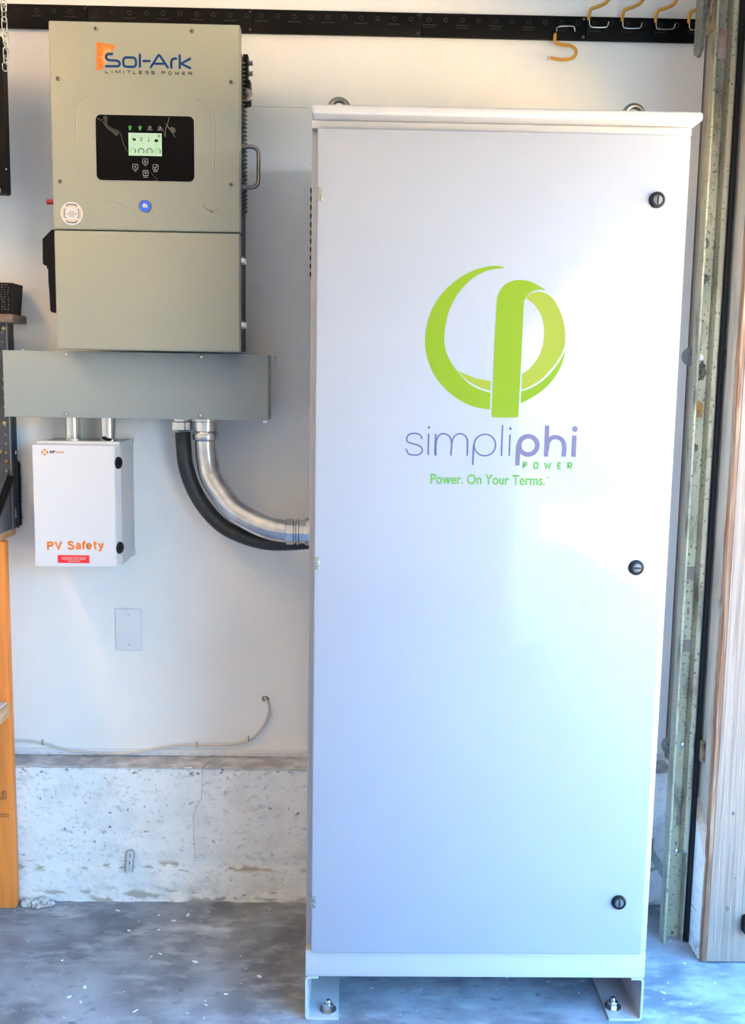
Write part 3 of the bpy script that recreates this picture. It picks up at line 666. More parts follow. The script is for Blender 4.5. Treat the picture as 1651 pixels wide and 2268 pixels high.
for (x, z) in ((-.7627,1.5318), (-.1377,1.5293)): mk('hanger_screw', lathe(B(), [(.003, 0), (.003, .004), (0, .0055)], (x, -.12, TZ1-.001), axis=(0, 0, 1), n=10), m_chrome, tr, smooth=30)
mk('bottom_clip', bx(TX1-.014, TX1-.004, -.14, -.13, TZ0-.006, TZ0+.002), m_chrome, tr)
for x in (-.70, -.25): mk('mounting_strut', bx(x-.02, x+.02, -.0565, 0, TZ0+.02, TZ1-.02), m_zinc, tr)

# ------------------------------------------------------------------ PV safety box and its nipples
pv = top('safety_switch_box', 'white electrical enclosure with orange PV Safety lettering', 'electrical box', (-.615, -.08, .9768))
px0, px1, pz0, pz1 = -.7220, -.5160, .9768, 1.2895
mk('box_body', plate(B(), [(-.160, px0+.006), (-.160, -.5063), (-.012, -.5105), (-.012, -.5085), (0, -.5085), (0, px0+.002), (-.012, px0+.002), (-.012, px0+.006)], [], .9755, 1.2955, mapf=lambda a, d, b: (b, a, d)), m_pvg, pv, smooth=30)
for z in (.9755, 1.2835):
    mk('corner_lug', bx(-.5130, -.5062, -.03, 0, z-.001, z+.0135, bev=.002), m_pvg, pv, smooth=40)
lid = mk('lid', plate(B(), [(-.1925, px0), (-.1925, px1-.001), (-.190, px1+.0015), (-.1605, -.5063), (-.1605, px0)], [], pz0, pz1, mapf=lambda a, d, b: (b, a, d)), m_pvc, pv, smooth=20)
mk('rim', bx(px0+.004, -.5068, -.172, -.1602, 1.2890, 1.2985, bev=.002), m_pvc, pv, smooth=40)
LY = -.1928
bm = B()
for st_ in ([(-.6896,1.0194),(-.689,1.0385),(-.681,1.0386),(-.6779,1.0378),(-.6766,1.0353),(-.678,1.0312),(-.6812,1.0299),(-.6879,1.0298)], [(-.6703,1.0408),(-.6626,1.0218),(-.6547,1.041)],
            [(-.6015,1.0363),(-.5932,1.0364)], [(-.5729,1.0367),(-.5643,1.0368)], [(-.5589,1.0382),(-.5529,1.0246)]):
    ribbon(bm, st_, .0050, LY, caps=False)
for st_ in ([(-.6246,1.0374),(-.6274,1.0403),(-.6317,1.0409),(-.6356,1.0393),(-.6361,1.0359),(-.6327,1.0334),(-.6272,1.0314),(-.6239,1.028),(-.6251,1.0244),(-.6299,1.0226),(-.6345,1.0231),(-.6369,1.0264)], [(-.6161,1.0336),(-.6136,1.0357),(-.6096,1.0362),(-.6074,1.0344),(-.607,1.0305),(-.6072,1.0218)],
            [(-.6073,1.0302),(-.6129,1.0292),(-.6161,1.0264),(-.6144,1.0235),(-.6108,1.0236),(-.6073,1.0265)], [(-.5927,1.0417),(-.5958,1.0415),(-.5976,1.0396),(-.5982,1.0352),(-.5985,1.0222)],
            [(-.5891,1.0299),(-.5837,1.0299),(-.5792,1.0301),(-.5802,1.0348),(-.5841,1.0365),(-.5881,1.0344),(-.5896,1.0296),(-.5881,1.0253),(-.5844,1.0237),(-.5793,1.0254)], [(-.5685,1.043),(-.5687,1.0356),(-.5689,1.027),(-.5677,1.0242),(-.5645,1.0239)],
            [(-.5476,1.0386),(-.5529,1.0246),(-.5557,1.0196),(-.5598,1.0192)]):
    ribbon(bm, spline(st_, 4), .0047, LY, caps=False)
mk('safety_lettering', bm, m_orange, lid, label='orange lettering reading PV Safety')
(a0, b1), (a1, b0) = [(-.6651,1.006),(-.5839,0.9856)]
rl = mk('warning_label', plate(B(), rrect(a0, a1, b0, b1, .001), [], LY-.0003, -.1920), m_red, lid, label='red label with white capitals')
bm = B(); hh = (b1-b0)
for s, f0, f1, t0, t1 in (('PHOTOVOLTAIC SYSTEM', .12, .90, .60, .78), ('EQUIPPED WITH RAPID', .15, .88, .37, .55), ('SHUTDOWN', .33, .70, .13, .31)):
    text(bm, s, a0+(a1-a0)*f0, a0+(a1-a0)*f1, b0+hh*t0, b0+hh*t1, LY-.0006, bold=.01)
mk('label_lettering', bm, m_white, rl)
bm = B(); c = [(-.6911,1.271)][0]
for k in range(4):
    a = 45+90*k
    o = [(c[0]+.0082*math.cos(math.radians(t)), c[1]+.0082*math.sin(math.radians(t))) for t in range(a+12, a+79, 8)]
    i_ = [(c[0]+.0034*math.cos(math.radians(t)), c[1]+.0034*math.sin(math.radians(t))) for t in (a+62, a+45, a+28)]
    plate(bm, o+i_, [], LY, None)
mk('logo_wheel', bm, m_orange, lid)
(a0, b0), (a1, b1) = [(-.6797,1.2683),(-.665,1.2757)]
bm = B(); text(bm, 'AP', a0, a1, b0, b1, LY, bold=.03); mk('logo_lettering', bm, m_ink, lid)
(a0, b0), (a1, b1) = [(-.6637,1.2683),(-.6412,1.2749)]
bm = B(); text(bm, 'smart', a0, a1, b0, b1, LY, bold=.012); mk('logo_lettering', bm, m_orange, lid)
for z in (1.245, 1.0241):
    q = Vector((.905, -.425, 0)).normalized()
    lk = mk('lid_lock', lathe(B(), [(.0155, 0), (.0155, .003), (.0135, .0045), (0, .0045)], (-.5107, -.1755, z), axis=q, n=26), m_rubber, lid, smooth=35)
    mk('lock_slot', lathe(B(), [(.006, .0045), (.006, .0052), (0, .0052)], (-.5107, -.1755, z), axis=q, n=16), m_black, lk)
for z in (1.2477, 1.0228):
    mk('hinge', bx(px0-.0085, px0+.008, -.165, -.145, z-.019, z+.019, bev=.002), m_pvg, pv, smooth=40)
def nipple(px, label):
    x = px
    t = top('conduit_nipple', label, 'conduit', (x, -.09, 1.2955), group='short conduits above the safety box')
    mk('conduit_pipe', lathe(B(), [(.0195, 0), (.0195, TZ0-1.2955)], (x, -.09, 1.2955), axis=(0, 0, 1), n=28), m_chrome, t, smooth=40)
    mk('lock_nut', lathe(B(), [(.0225, .0), (.0225, .004), (.0195, .005)], (x, -.09, 1.2957), axis=(0, 0, 1), n=8), m_chrome, t)
    return t
n1 = nipple(-.6463, 'short shiny steel conduit above the box logo, the left one of two')
n2 = nipple(-.5538, 'short shiny steel conduit with a black clip at its foot')
x = -.5529
mk('clip', tube(B(), spline([(x-.010, -.113, 1.306), (x-.004, -.115, 1.3015), (x+.004, -.115, 1.3000), (x+.012, -.112, 1.3005)], 4), .0035, 8), m_rubber, n2, smooth=50)

# ------------------------------------------------------------------ conduits to the cabinet
el_ = top('elbow_conduit', 'large galvanised steel elbow conduit running from the trough into the cabinet', 'conduit', (-.2955, -.095, 1.05))
ex, ez = (-.2955,1.2891)
mk('hub_fitting', lathe(B(), [(.036, 0), (.036, .006), (.0315, .008), (.0315, .032), (.0345, .036), (.0355, .048), (.034, .055), (.030, .058)], (ex, -.095, TZ0), axis=(0, 0, -1), n=36), m_galv, el_, smooth=35)
P2 = [(-.2955,1.301),(-.2956,1.2831)] + [(-.2919,1.2481),(-.2815,1.2064)] + [(-.254,1.1647),(-.2186,1.1232)] + [(-.1675,1.0941),(-.1193,1.0769),(-.0722,1.0704)]
YS = [-.095, -.095, -.098, -.106, -.120, -.135, -.150, -.160, -.166]
mk('elbow_pipe', tube(B(), spline([(p[0], y, p[1]) for p, y in zip(P2, YS)], 8), .0295, 28), m_galv, el_, smooth=60)
a = Vector((-.0788, -.166, 1.0712))
mk('coupling', lathe(B(), [(.0315, 0), (.0345, .002), (.0345, .020), (.0305, .0225), (.0305, .026), (.0345, .0285), (.0345, .034), (.031, .036), (.031, .052)], a, axis=(1, -.03, 0), n=10), m_galv, el_)
mk('lock_nut', lathe(B(), [(.0355, 0), (.0365, .003), (.0365, .013), (.034, .016)], a+Vector((.050, -.0015, 0)), axis=(1, -.03, 0), n=12), m_galv, el_)
fl = top('flexible_conduit', 'black ribbed flexible conduit behind the steel elbow', 'conduit', (-.3628, -.075, 1.05))
fx, fz = (-.3604,1.3291)
mk('gland_fitting', lathe(B(), [(.0235, 0), (.0235, .008), (.0285, .010), (.0285, .030), (.0235, .033)], (fx, -.082, TZ0), axis=(0, 0, -1), n=10), m_chrome, fl)
FP = [(-.3593,1.3196),(-.3573,1.2813)] + [(-.3529,1.2327),(-.3341,1.1723)] + [(-.3007,1.1155),(-.2525,1.0684)] + [(-.1915,1.0408),(-.1311,1.0294),(-.0705,1.0314),(-.004,1.0384)]
FYS = [-.082, -.081, -.078, -.075, -.075, -.078, -.085, -.095, -.105, -.112]
path = spline([(p[0], y, p[1]) for p, y in zip(FP, FYS)], 26)
mk('ribbed_hose', tube(B(), path, [.0208 if k % 3 else .0196 for k in range(len(path))], 22), m_flex, fl, smooth=70)

# ------------------------------------------------------------------ small things on the wall
(x0, z1), (x1, z0) = (-.5659,0.8213), (-.4918,0.7024)
bp = top('blank_wall_plate', 'white blank cover plate on the wall below the safety box', 'wall plate', ((x0+x1)/2, 0, z0))
mk('plate', bx(x0, x1, -.0055, .0005, z0, z1, bev=.003, seg=3), m_plate, bp, smooth=40)
for t in (.135, .865):
    sc_ = mk('screw', lathe(B(), [(.0034, 0), (.0034, .0006), (.002, .0014), (0, .0014)], ((x0+x1)/2, -.0055, z0+(z1-z0)*t), n=14), M('painted_screw', (.72, .73, .76), .3), bp, smooth=30)
    mk('screw_slot', bx((x0+x1)/2-.0004, (x0+x1)/2+.0004, -.0071, -.0066, z0+(z1-z0)*t-.0028, z0+(z1-z0)*t+.0028), m_dimwhite, sc_)
CP = [(-.8841,0.4364),(-.8205,0.4357),(-.7761,0.4308),(-.7319,0.4179),(-.6811,0.4077),(-.6046,0.4031),(-.5279,0.4052),(-.4638,0.4152),(-.387,0.4273),(-.3396,0.4284),(-.2717,0.4297),(-.2205,0.4363),(-.182,0.454),(-.1526,0.4876),(-.1373,0.5263),(-.1386,0.5528),(-.145,0.566)]
path = spline([(p[0], -.0072, p[1]) for p in CP], 6); path += [Vector((path[-1].x-.004, .006, path[-1].z+.004))]
mk('coaxial_cable', tube(B(), [tuple(v) for v in path], .0032, 10), m_cable, None, smooth=60, label='thin ivory cable sagging along the foot of the wall', cat='cable', loc=(-.5161, -.0072, .40))
(x, z) = (-.1467,0.5658)
bm = B(); pts = [(x+(.011+.004*noise.noise((k*1.7, 3, 1)))*math.cos(k*math.pi/9), z+(.008+.004*noise.noise((k*2.3, 8, 1)))*math.sin(k*math.pi/9)) for k in range(18)]
plate(bm, pts, [circ(x, z, .0048, 12)[::-1]], -.002, -.0002); mk('broken_edge', bm, M('torn_drywall', (.42, .39, .33), .9, col2=(.12, .1, .08), vs=90), bpy.data.objects['wall_back'])
bm = B(); disc(bm, x, z, .005, -.0004); mk('cable_hole', bm, m_ink, bpy.data.objects['wall_back'])
for (x, z), lb in zip(((-.7753,0.4317), (-.3392,0.4294), (-.1933,0.4482)), ('clip beside the wooden stud', 'clip in the middle of its run', 'clip where it starts to climb')):
    mk('cable_clip', tube(B(), spline([(x-.001, -.0005, z+.007), (x-.0005, -.009, z+.0052), (x, -.0118, z), (x+.0005, -.009, z-.0052), (x+.001, -.0005, z-.007)], 4), .0012, 8), m_dsteel, None, smooth=50,
       label='small metal ivory-cable '+lb, cat='cable clip', group='clips on the ivory cable', loc=(x, 0, z))
bm = B(); ribbon(bm, [(-.1826, 2.1706), (-.0312, 2.1706)], .0012, -.0004, caps=False); mk('paint_seam', bm, M('seam_grey', (.55, .52, .48), .8), bpy.data.objects['wall_back'])  # thin grey line along the drywall's paint seam
x, z = (-.1215,1.5164); bm = B(); ribbon(bm, [(x, z-.014), (x, z+.010)], .0008, -.0004, caps=False); ribbon(bm, [(x-.004, z+.006), (x+.004, z+.006)], .0008, -.0004, caps=False)
mk('pencil_mark', bm, m_scuff, bpy.data.objects['wall_back'])
# strap plate on the foundation wall
q = [(-.5277,0.0907),(-.5227,0.1522),(-.5168,0.1577),(-.5064,0.1572),(-.5019,0.1493),(-.5046,0.1247),(-.5075,0.0927)]
hs = [[(c[0]-.001, c[1]-.005), (c[0]+.001, c[1]-.005), (c[0]+.001, c[1]+.005), (c[0]-.001, c[1]+.005)] for c in [(-.5136,0.1406),(-.5157,0.1197)]]
sp0 = mk('strap_plate', plate(B(), q, hs, -.0995, -.0905), M('painted_strap', (.60, .61, .62), .5), None, label='small slotted metal strap on the foundation wall', cat='strap', loc=(q[0][0], -.094, q[0][1]))
for h_ in hs:
    bm = B(); bm.faces.new([bm.verts.new((a, -.0966, b)) for a, b in h_]); mk('slot', bm, m_ink, sp0)  # dark faces paint the shade inside the slots
bm = B(); ribbon(bm, q, .0011, -.0997, caps=False); mk('strap_edge', bm, m_scuff, sp0)
# plaster rubble in the corner by the stud
for k, (u, v, s) in enumerate(((62,1990,.020), (78,1998,.016), (95,1992,.024), (112,2000,.013), (88,2006,.010), (55,2003,.012))):
    x, y = ((-.7976,-.1084), (-.7769,-.1106), (-.7564,-.1079), (-.7345,-.1101), (-.7614,-.1201), (-.804,-.1158))[k]
    bm = B(); bmesh.ops.create_icosphere(bm, subdivisions=3, radius=1)
    for v_ in bm.verts: v_.co *= s*(.8+.5*noise.noise(v_.co*1.7+Vector((k*3.1, 0, 0)))); v_.co.z = max(v_.co.z*.75, -.004)
    bmesh.ops.translate(bm, verts=bm.verts[:], vec=(x, y, .004))
    mk('plaster_lump', bm, m_plaster, None, smooth=40, label=('rough plaster lump beside the largest lump, toward the wooden stud', 'low plaster lump in front of the corner rubble', 'largest crumbled plaster lump in the corner rubble', 'plaster lump farthest right from the wooden stud', 'smallest plaster crumb in the corner rubble', 'plaster lump touching the foot of the wooden stud')[k], cat='rubble', group='plaster rubble in the corner', loc=(x, y, 0))
# paint chips on the floor
for k, (x, y) in enumerate(((-.6242,-.3815), (-.5659,-.5327), (-.533,-.5517), (-.5375,-.4949), (-.4871,-.2416), (-.423,-.1635), (-.3429,-.1625), (-.409,-.2363), (-.404,-.3633), (-.3838,-.3489), (-.2351,-.5615), (-.1208,-.4448), (-.1948,-.519), (-.2895,-.3842), (-.3774,-.1907), (-.2331,-.6105), (-.3964,-.5849), (0.9174,-.5491), (0.8657,-.5049), (-.5391,-.1413))):
    a = R.uniform(0, 3.1); L_ = R.uniform(.0035, .009); w_ = L_*R.uniform(.25, .6)
    pts = [(L_*math.cos(t)*(1+.4*R.uniform(-1, 1)), w_*math.sin(t)*(1+.5*R.uniform(-1, 1))) for t in (0, .9, 1.9, 3.1, 4.1, 5.3)]
    pts = [(x+p[0]*math.cos(a)-p[1]*math.sin(a), y+p[0]*math.sin(a)+p[1]*math.cos(a)) for p in pts]
    mk('paint_chip', plate(B(), pts, [], .0004, .0022, mapf=lambda p, d, q: (p, q, d)), m_plate, None, label='loose white paint chip on the concrete floor', cat='paint chip', group='paint chips on the floor', loc=(x, y, 0))

# ------------------------------------------------------------------ black tool rail with hooks
RZ0, RZ1 = 2.3505, 2.4085
SX = [-1.0155, -.6053, -.1814, 0.2532, 0.6832, .9865]
pit = -.065--.1511
names_r = ['section above the hanging chain', 'section above the inverter logo', 'section over the gap beside the inverter', 'section over the cabinet middle', 'short section carrying four raised hooks']
rimdata = slotdata = None
for i in range(5):
    xa, xb = SX[i]+.0004, SX[i+1]-.0004
    rl_ = top('tool_rail', 'black slotted steel wall rail, '+names_r[i], 'tool rail', ((xa+xb)/2, 0, RZ0), group='black rail sections along the wall')
    mk('rail_bar', bx(xa, xb, -.0125, 0, RZ0, RZ1, bev=.0015), m_rail, rl_, smooth=40)
    k = 0; x = xa+.021
    while x < xb-.012:
        zc = RZ1-.0165
        mk('hole_rim', loop_tube(B(), [(x+.0052*math.cos(t*math.pi/8), -.0124, zc+.0052*math.sin(t*math.pi/8)) for t in range(16)], .0011, 6), m_rim, rl_, smooth=60)
        if k % 2 == 0:
            mk('slot_lip', bx(x-.017, x+.017, -.0142, -.012, RZ1-.0305, RZ1-.0285, bev=.0006), m_rim, rl_)
            if i >= 3: mk('slot_lip', bx(x-.015, x+.015, -.0142, -.012, RZ1-.0365, RZ1-.035, bev=.0006), m_rim, rl_)
        x += pit/2; k += 1
    for zz in (RZ0+.007, RZ1-.007):
        mk('screw', lathe(B(), [(.0038, 0), (.0032, .0014), (0, .0014)], (xb-.006, -.0125, zz), n=12), m_dsteel if i > 2 else m_rim, rl_, smooth=30)
def hook(bare, coat, ys, label, shift=(0, 0)):
    bp_ = [(p[0]+shift[0], y, p[1]+shift[1]) for p, y in zip(bare, (-.018, -.017, -.0165, -.0165, -.0175, -.020))]
    cp_ = [(p[0]+shift[0], y, p[1]+shift[1]) for p, y in zip(coat, ys)]
    h = top('tool_hook', label, 'hook', cp_[0], group='orange coated hooks on the rail')
    mk('wire_end', tube(B(), spline(bp_, 4), .0019, 8), m_chrome, h, smooth=60)
    pa = spline(cp_, 6); mk('coated_arm', tube(B(), pa, [.0030]+[.0044]*(len(pa)-2)+[.0036], 12), m_tan, h, smooth=60)
    return h
h0 = hook([(0.6539,2.3688),(0.6511,2.3798),(0.6435,2.3823),(0.615,2.3813),(0.6069,2.3767),(0.605,2.3663)],
     [(0.6024,2.3628),(0.6007,2.3472),(0.6046,2.3373),(0.6204,2.3321),(0.6382,2.3284),(0.6491,2.3205),(0.6523,2.3102),(0.6484,2.299),(0.6377,2.2924),(0.6182,2.2905),(0.6005,2.2928),(0.5875,2.2962)],
     [-.020, -.024, -.026, -.030, -.036, -.042, -.046, -.048, -.048, -.046, -.044, -.042], 'orange coated S-shaped tool hook hanging below the black rail')
mk('bare_tip', lathe(B(), [(.004, 0), (.0045, .003), (.003, .005), (0, .005)], (0.5835, -.042, 2.2935), axis=(-1, 0, .25), n=12), m_chrome, h0, smooth=40)
HB = [(0.7402,2.3947),(0.7375,2.3839),(0.7286,2.3811),(0.6992,2.3812),(0.6912,2.3859),(0.6898,2.3991)]
HC = [(0.688,2.3959),(0.6877,2.4117),(0.6922,2.4224),(0.7099,2.4276),(0.726,2.4341),(0.7344,2.4457),(0.7364,2.4603),(0.7304,2.473),(0.7154,2.4782)]
HY = [-.020, -.022, -.026, -.032, -.038, -.042, -.044, -.046, -.048]
sh = 0.7761-0.6893
for k, t in enumerate(('nearest the hanging hook', 'second of the four', 'third of the four', 'half hidden by the door track')):
    hook(HB, HC, HY, 'orange coated tool hook raised above the black rail, '+t, shift=(sh*k, -.0004*k))
(x, z) = (0.5824,2.2935)

# ------------------------------------------------------------------ left edge: chain, panel, bench, shelving, stud
px, pz = (-.7752,1.9095)
hp = top('hanging_board', 'black flat board hung from a steel chain at the upper left', 'board', (px-.2, -.15, 1.9095))
mk('board_face', plate(B(), [(px-.42, 1.92), (px-.006, 1.9095), (px, 1.913), (px+.0005, 2.262), (px-.008, 2.285), (px-.42, 2.33)], [], -.168, -.135), m_rail, hp)
mk('end_cap', bx(px-.06, px-.0145, -.172, -.1675, 1.9115, 1.9215), m_dimwhite, hp)
mk('rivet', lathe(B(), [(.0025, 0), (.002, .001), (0, .001)], (-.7739, -.168, 1.9681), n=10), m_chrome, hp)
ch = top('hanging_chain', 'steel link chain hanging in front of the black rail', 'chain', (-.7633, -.19, 2.2013))
def link(c, L_, W_, ang, r=.0014):
    pts = []
    for k in range(24):
        t = 2*math.pi*k/24; a, b = W_/2*math.cos(t), (L_/2-W_/2)*(1 if math.sin(t) > 0 else -1)+W_/2*math.sin(t)
        if abs(math.sin(t)) < 1e-6: b = 0
        pts.append((c[0]+a*math.cos(ang), c[1]+a*math.sin(ang), c[2]+b))
    return loop_tube(B(), pts, r, 8)
for k, (u, v, L_, ang) in enumerate(((7,-3,.030,.5), (8.5,13,.026,.2), (9,32,.034,1.1), (10,54,.034,.3), (11,72,.018,1.4), (12.5,85,.030,.35), (12.5,103,.018,1.5), (13,117,.026,.5), (12,133,.020,1.3), (11,148,.020,.6))):
    c = ((-.7614,2.3593), (-.7603,2.3429), (-.7604,2.3234), (-.76,2.3008), (-.7595,2.2822), (-.7584,2.2688), (-.759,2.2502), (-.7589,2.2357), (-.7605,2.219), (-.7621,2.2034))[k]
    mk('chain_link', link((c[0], -.19, c[1]), L_, .0115, ang), m_chrome, ch, smooth=60)
# bench top, stud, lower shelf
BZ = 1.047
bt = top('work_bench', 'wooden bench with a plywood top at the left edge', 'bench', (-.95, -.4, 0))
mk('bench_top', bx(-1.5, -.8345, -.75, -.002, BZ-.019, BZ, bev=.001), m_woodlt, bt)
mk('top_grey_layer', bx(-1.5, -.8340, -.75, -.002, BZ, BZ+.0025), m_dimwhite, bt)  # thin grey layer over the plywood
stud = mk('stud_leg', bx(-.92, -.8235, -.130, -.0965, 0, BZ-.019, bev=.0025), m_wood, bt, smooth=40, label='orange-brown stud with printed grade marks')
(x0, z0), (x1, z1) = (-.8557,0.3173), (-.839,0.3406)
bm = B(); glyph(bm, 'U', x0-.001, x0+.006, z0, z1, .0016, -.1305); glyph(bm, 'D', x0+.0085, x0+.0155, z0, z1, .0016, -.1305)
for k in range(3):
    cz = 0.2707; ribbon(bm, rrect(x0-.002+k*.0082, x0+.0035+k*.0082, cz-.005, cz+.005, .0025), .0014, -.1305, closed=True)
mk('grade_stamp', bm, M('stamp_ink', (.16, .09, .045), .7), stud)
(a, b) = (-.8229,0.5886)
mk('shelf_board', bx(-1.4, a, -.70, -.1315, b-.036, b, bev=.002), m_woodlt, bt)
mk('shelf_lit_top', bx(-1.4, a-.006, -.70, -.1315, b, b+.003), m_plate, bt)  # pale layer paints the light on the board's top
# steel shelving standing on the bench
sh_ = top('steel_shelving', 'dark perforated steel shelving post with bolts and torn black wrapping', 'shelving', (-.83, -.03, BZ+.0025))
PZ0, PZ1 = BZ+.0026, 1.5983
xr, xm = -.8184, -.8264
hs = []
z = PZ0+.035
while z < PZ1-.015: hs.append(circ(-.8385, z, .0036, 10)[::-1]); z += .0245
mk('post_flange', plate(B(), rect(xm-.055, xm, PZ0, PZ1), hs, -.0500, -.0475), m_dark, sh_)
mk('post_flange', bx(xm-.0025, xm, -.0475, -.004, PZ0, PZ1), m_dark, sh_)
mk('post_edge', bx(xm-.0005, xm+.0022, -.0512, -.0475, PZ0, PZ1), M('worn_edge', (.20, .22, .24), .4), sh_)
mk('post_web', bx(xm, xr, -.020, -.0175, PZ0, PZ1), m_dark, sh_)
for (x, z) in ((-.8324,1.5854), (-.8381,1.3359), (-.8366,1.2332), (-.8514,1.2597)):
    mk('bolt', lathe(B(), [(.0062, 0), (.0062, .0018), (.0048, .0042), (0, .0055)], (min(x, xm-.006), -.0502, z), n=16), m_rust if z < 1.3 else M('brass', (.55, .45, .28), .3, metal=1), sh_, smooth=40)
# dark sheet on the side of the shelving
sp_ = top('dark_side_sheet', 'dark grey sheet standing on the bench below the shelving post', 'sheet', (-.832, -.1, BZ+.0025))
zt = 1.2202
mk('sheet', plate(B(), [(-.72, PZ0), (-.0535, PZ0), (-.0535, zt-.004), (-.08, zt-.03), (-.30, zt-.16), (-.72, PZ0+.01)], [], -.8335, -.8310, mapf=lambda a, d, b: (d, a, b)), M('dull_sheet', (.07, .08, .10), .5, col2=(.10, .12, .14), vs=9), sp_)
xe = xr+.002
pts = [(xe-.003, -.016, zt+.01)]
for k in range(9): pts.append((xe+.002*noise.noise((k*1.9, 0, 3)), -.015, zt-.018*k))
pts.append((xe-.002, -.015, PZ0+.006))
pa = spline(pts, 4); mk('torn_edging', tube(B(), pa, [.0045+.0022*noise.noise((k*.9, 4, 1)) for k in range(len(pa))], 8), m_rubber, sh_, smooth=60)
for u, v, l in ((31,1052,.020), (31,1150,.026), (34,1162,.020), (30,1002,.010)):
    (x, z) = ((-.8285,1.1939), (-.8269,1.0886), (-.8303,1.0599), (-.8209,1.255))[((31,1052), (31,1150), (34,1162), (30,1002)).index((u, v))]
    mk('torn_patch', bx(x-.002, x+.0015, -.024, -.0205, z-l/2, z+l/2, bev=.0006), m_plate, sh_)
bpz = (-.8276,1.1417)[1]
mk('diagonal_brace', tube(B(), [(-.8215, -.062, zt-.03), (-.8215, -.21, bpz-.06)], .009, 8), m_black, sp_, smooth=50)
# printed carton and board on top of the post
(x1, z1) = (-.7896,1.6983); zb = 1.6193
ct = top('printed_carton', 'black carton printed with small white writing on a wood board', 'carton', (x1-.06, -.1, zb))
mk('carton', plate(B(), [(x1-.20, zb), (x1-.0075, zb), (x1, z1), (x1-.20, z1+.004)], [], -.105, -.02), m_ink, ct)
bm = B()
for k in range(11):
    z = zb+.012+k*.0062
    for j in range(3):
        x = x1-.028+j*.008+R.uniform(-.002, .002)
        if x < x1-.010: ribbon(bm, [(x, z), (x+R.uniform(.001, .004), z+R.uniform(-.001, .001))], .0009, -.1053, caps=False)
mk('carton_print', bm, m_dimwhite, ct)
wb = mk('wood_board', bx(-1.2, -.7879, -.115, -.003, PZ1+.0003, zb-.0003, bev=.001), m_darkwood, None, label='weathered brown board lying on top of the shelving post', cat='board', loc=(-.9, -.06, PZ1+.0003))

# ------------------------------------------------------------------ right edge: door track, seal, brackets, wire
gt = top('door_track', 'dirty galvanised garage door track standing beside the doorway', 'door track', (.957, -.27, 0))
GX0, GX1, GYF, GYB, GT = .9295, .9830, -.2915, -.2545, 2.75
hs = []
for (c, r) in (((0.9488,1.554), .0032), ((0.9488,1.5164), .0032), ((0.9506,1.0395), .0034), ((0.9507,1.0162), .0034), ((0.9513,0.967), .0036), ((0.9515,0.9436), .0036), ((0.9567,0.913), .0034), ((0.9567,0.8728), .0034), ((0.9534,0.8502), .003), ((0.9524,0.8264), .003), ((0.954,0.7775), .003), ((0.9542,0.7536), .003)):
    hs.append(circ(c[0], c[1], r, 14)[::-1])
for (a, b) in (((0.9452,0.9728), (0.972,1.0083)), ((0.9466,0.7858), (0.9751,0.8172))):
    hs.append(rrect(a[0], b[0]-.002, a[1], b[1], .003)[::-1])
(c) = (0.9567,0.8929); hs.append(rrect(c[0]-.0032, c[0]+.0032, c[1]-.0095, c[1]+.0095, .003)[::-1])
for (c, r) in (((0.9652,0.0118), .0045), ((0.9552,-.0064), .003), ((0.9759,-.0062), .003)):
    if c[1] > .01: hs.append(circ(c[0], c[1], r, 14)[::-1])
mk('track_web', plate(B(), rect(GX0+.001, GX1-.001, .002, GT), hs, GYB, GYB+.002), m_track, gt)
mk('track_flange', bx(GX0, GX0+.002, GYF+.004, GYB+.002, .002, GT), m_track, gt)
mk('track_lip', tube(B(), [(GX0+.0035, GYF+.003, .002), (GX0+.0035, GYF+.003, GT)], .0036, 10), m_track, gt, smooth=60)
mk('track_flange', bx(GX1-.002, GX1, GYF+.010, GYB+.002, .002, GT), m_track, gt)
mk('track_bead', plate(B(), [(GX1-.002, GYF+.010), (GX1-.010, GYF+.0135), (GX1-.016, GYB), (GX1-.002, GYB)], [], .25, GT, mapf=lambda a, d, b: (a, b, d)), m_track, gt)
x, z = (0.95,1.5341)
mk('white_bolt_head', lathe(B(), [(.0088, 0), (.0088, .003), (.007, .0045), (0, .0045)], (x, GYB, z), n=6), M('white_bolt', (.7, .7, .72), .4), gt)
for (x, z) in ((0.9635,0.5363), (0.9634,0.2442)):
    mk('track_bolt', lathe(B(), [(.0075, 0), (.0066, .0028), (.003, .0048), (0, .005)], (x, GYB, z), n=18), m_chrome, gt, smooth=40)
m_dirt = M('grease_dirt', (.05, .045, .035), .8, col2=(.16, .15, .11), vs=120)
for (c, w_, h_, mt) in (((0.9497,1.405), .017, .022, M('rust_stain', (.42, .22, .06), .7, col2=(.20, .12, .05), vs=50)), ((0.9453,1.7244), .014, .012, m_dirt), ((0.952,1.5009), .013, .024, m_dirt), ((0.9496,1.3104), .010, .010, m_dirt), ((0.9425,1.8084), .012, .018, m_dirt)):
    bm = B(); plate(bm, [(c[0]+w_*math.cos(t)*(1+.45*noise.noise((t*2, c[1]*7, 1))), c[1]+h_*math.sin(t)*(1+.45*noise.noise((t*2.3, c[1]*5, 6)))) for t in [k*2*math.pi/22 for k in range(22)]], [], GYB-.0004, None)
    mk('stain', bm, mt, gt)
jz = 2.268
mk('joint_plate', bx(GX0+.016, GX1-.012, GYB-.0022, GYB, jz-.030, jz+.035), M('faded_red_paint', (.42, .20, .15), .6, col2=(.55, .5, .4), vs=25), gt)
x, z = (0.9376,2.3067)
mk('joint_bolt', lathe(B(), [(.0052, 0), (.0052, .003), (.0035, .0036), (0, .0036)], (x-.004, GYB-.0022, z+.016), n=6), m_chrome, gt)
mk('joint_hole', lathe(B(), [(.0052, 0), (.0052, .0006), (0, .0006)], (x, GYB-.0022, z-.002), n=16), m_ink, gt)
mk('splice_plate', bx(GX0-.0035, GX0-.0005, GYF+.006, GYB+.03, jz+.028, jz+.13), m_dust, gt)
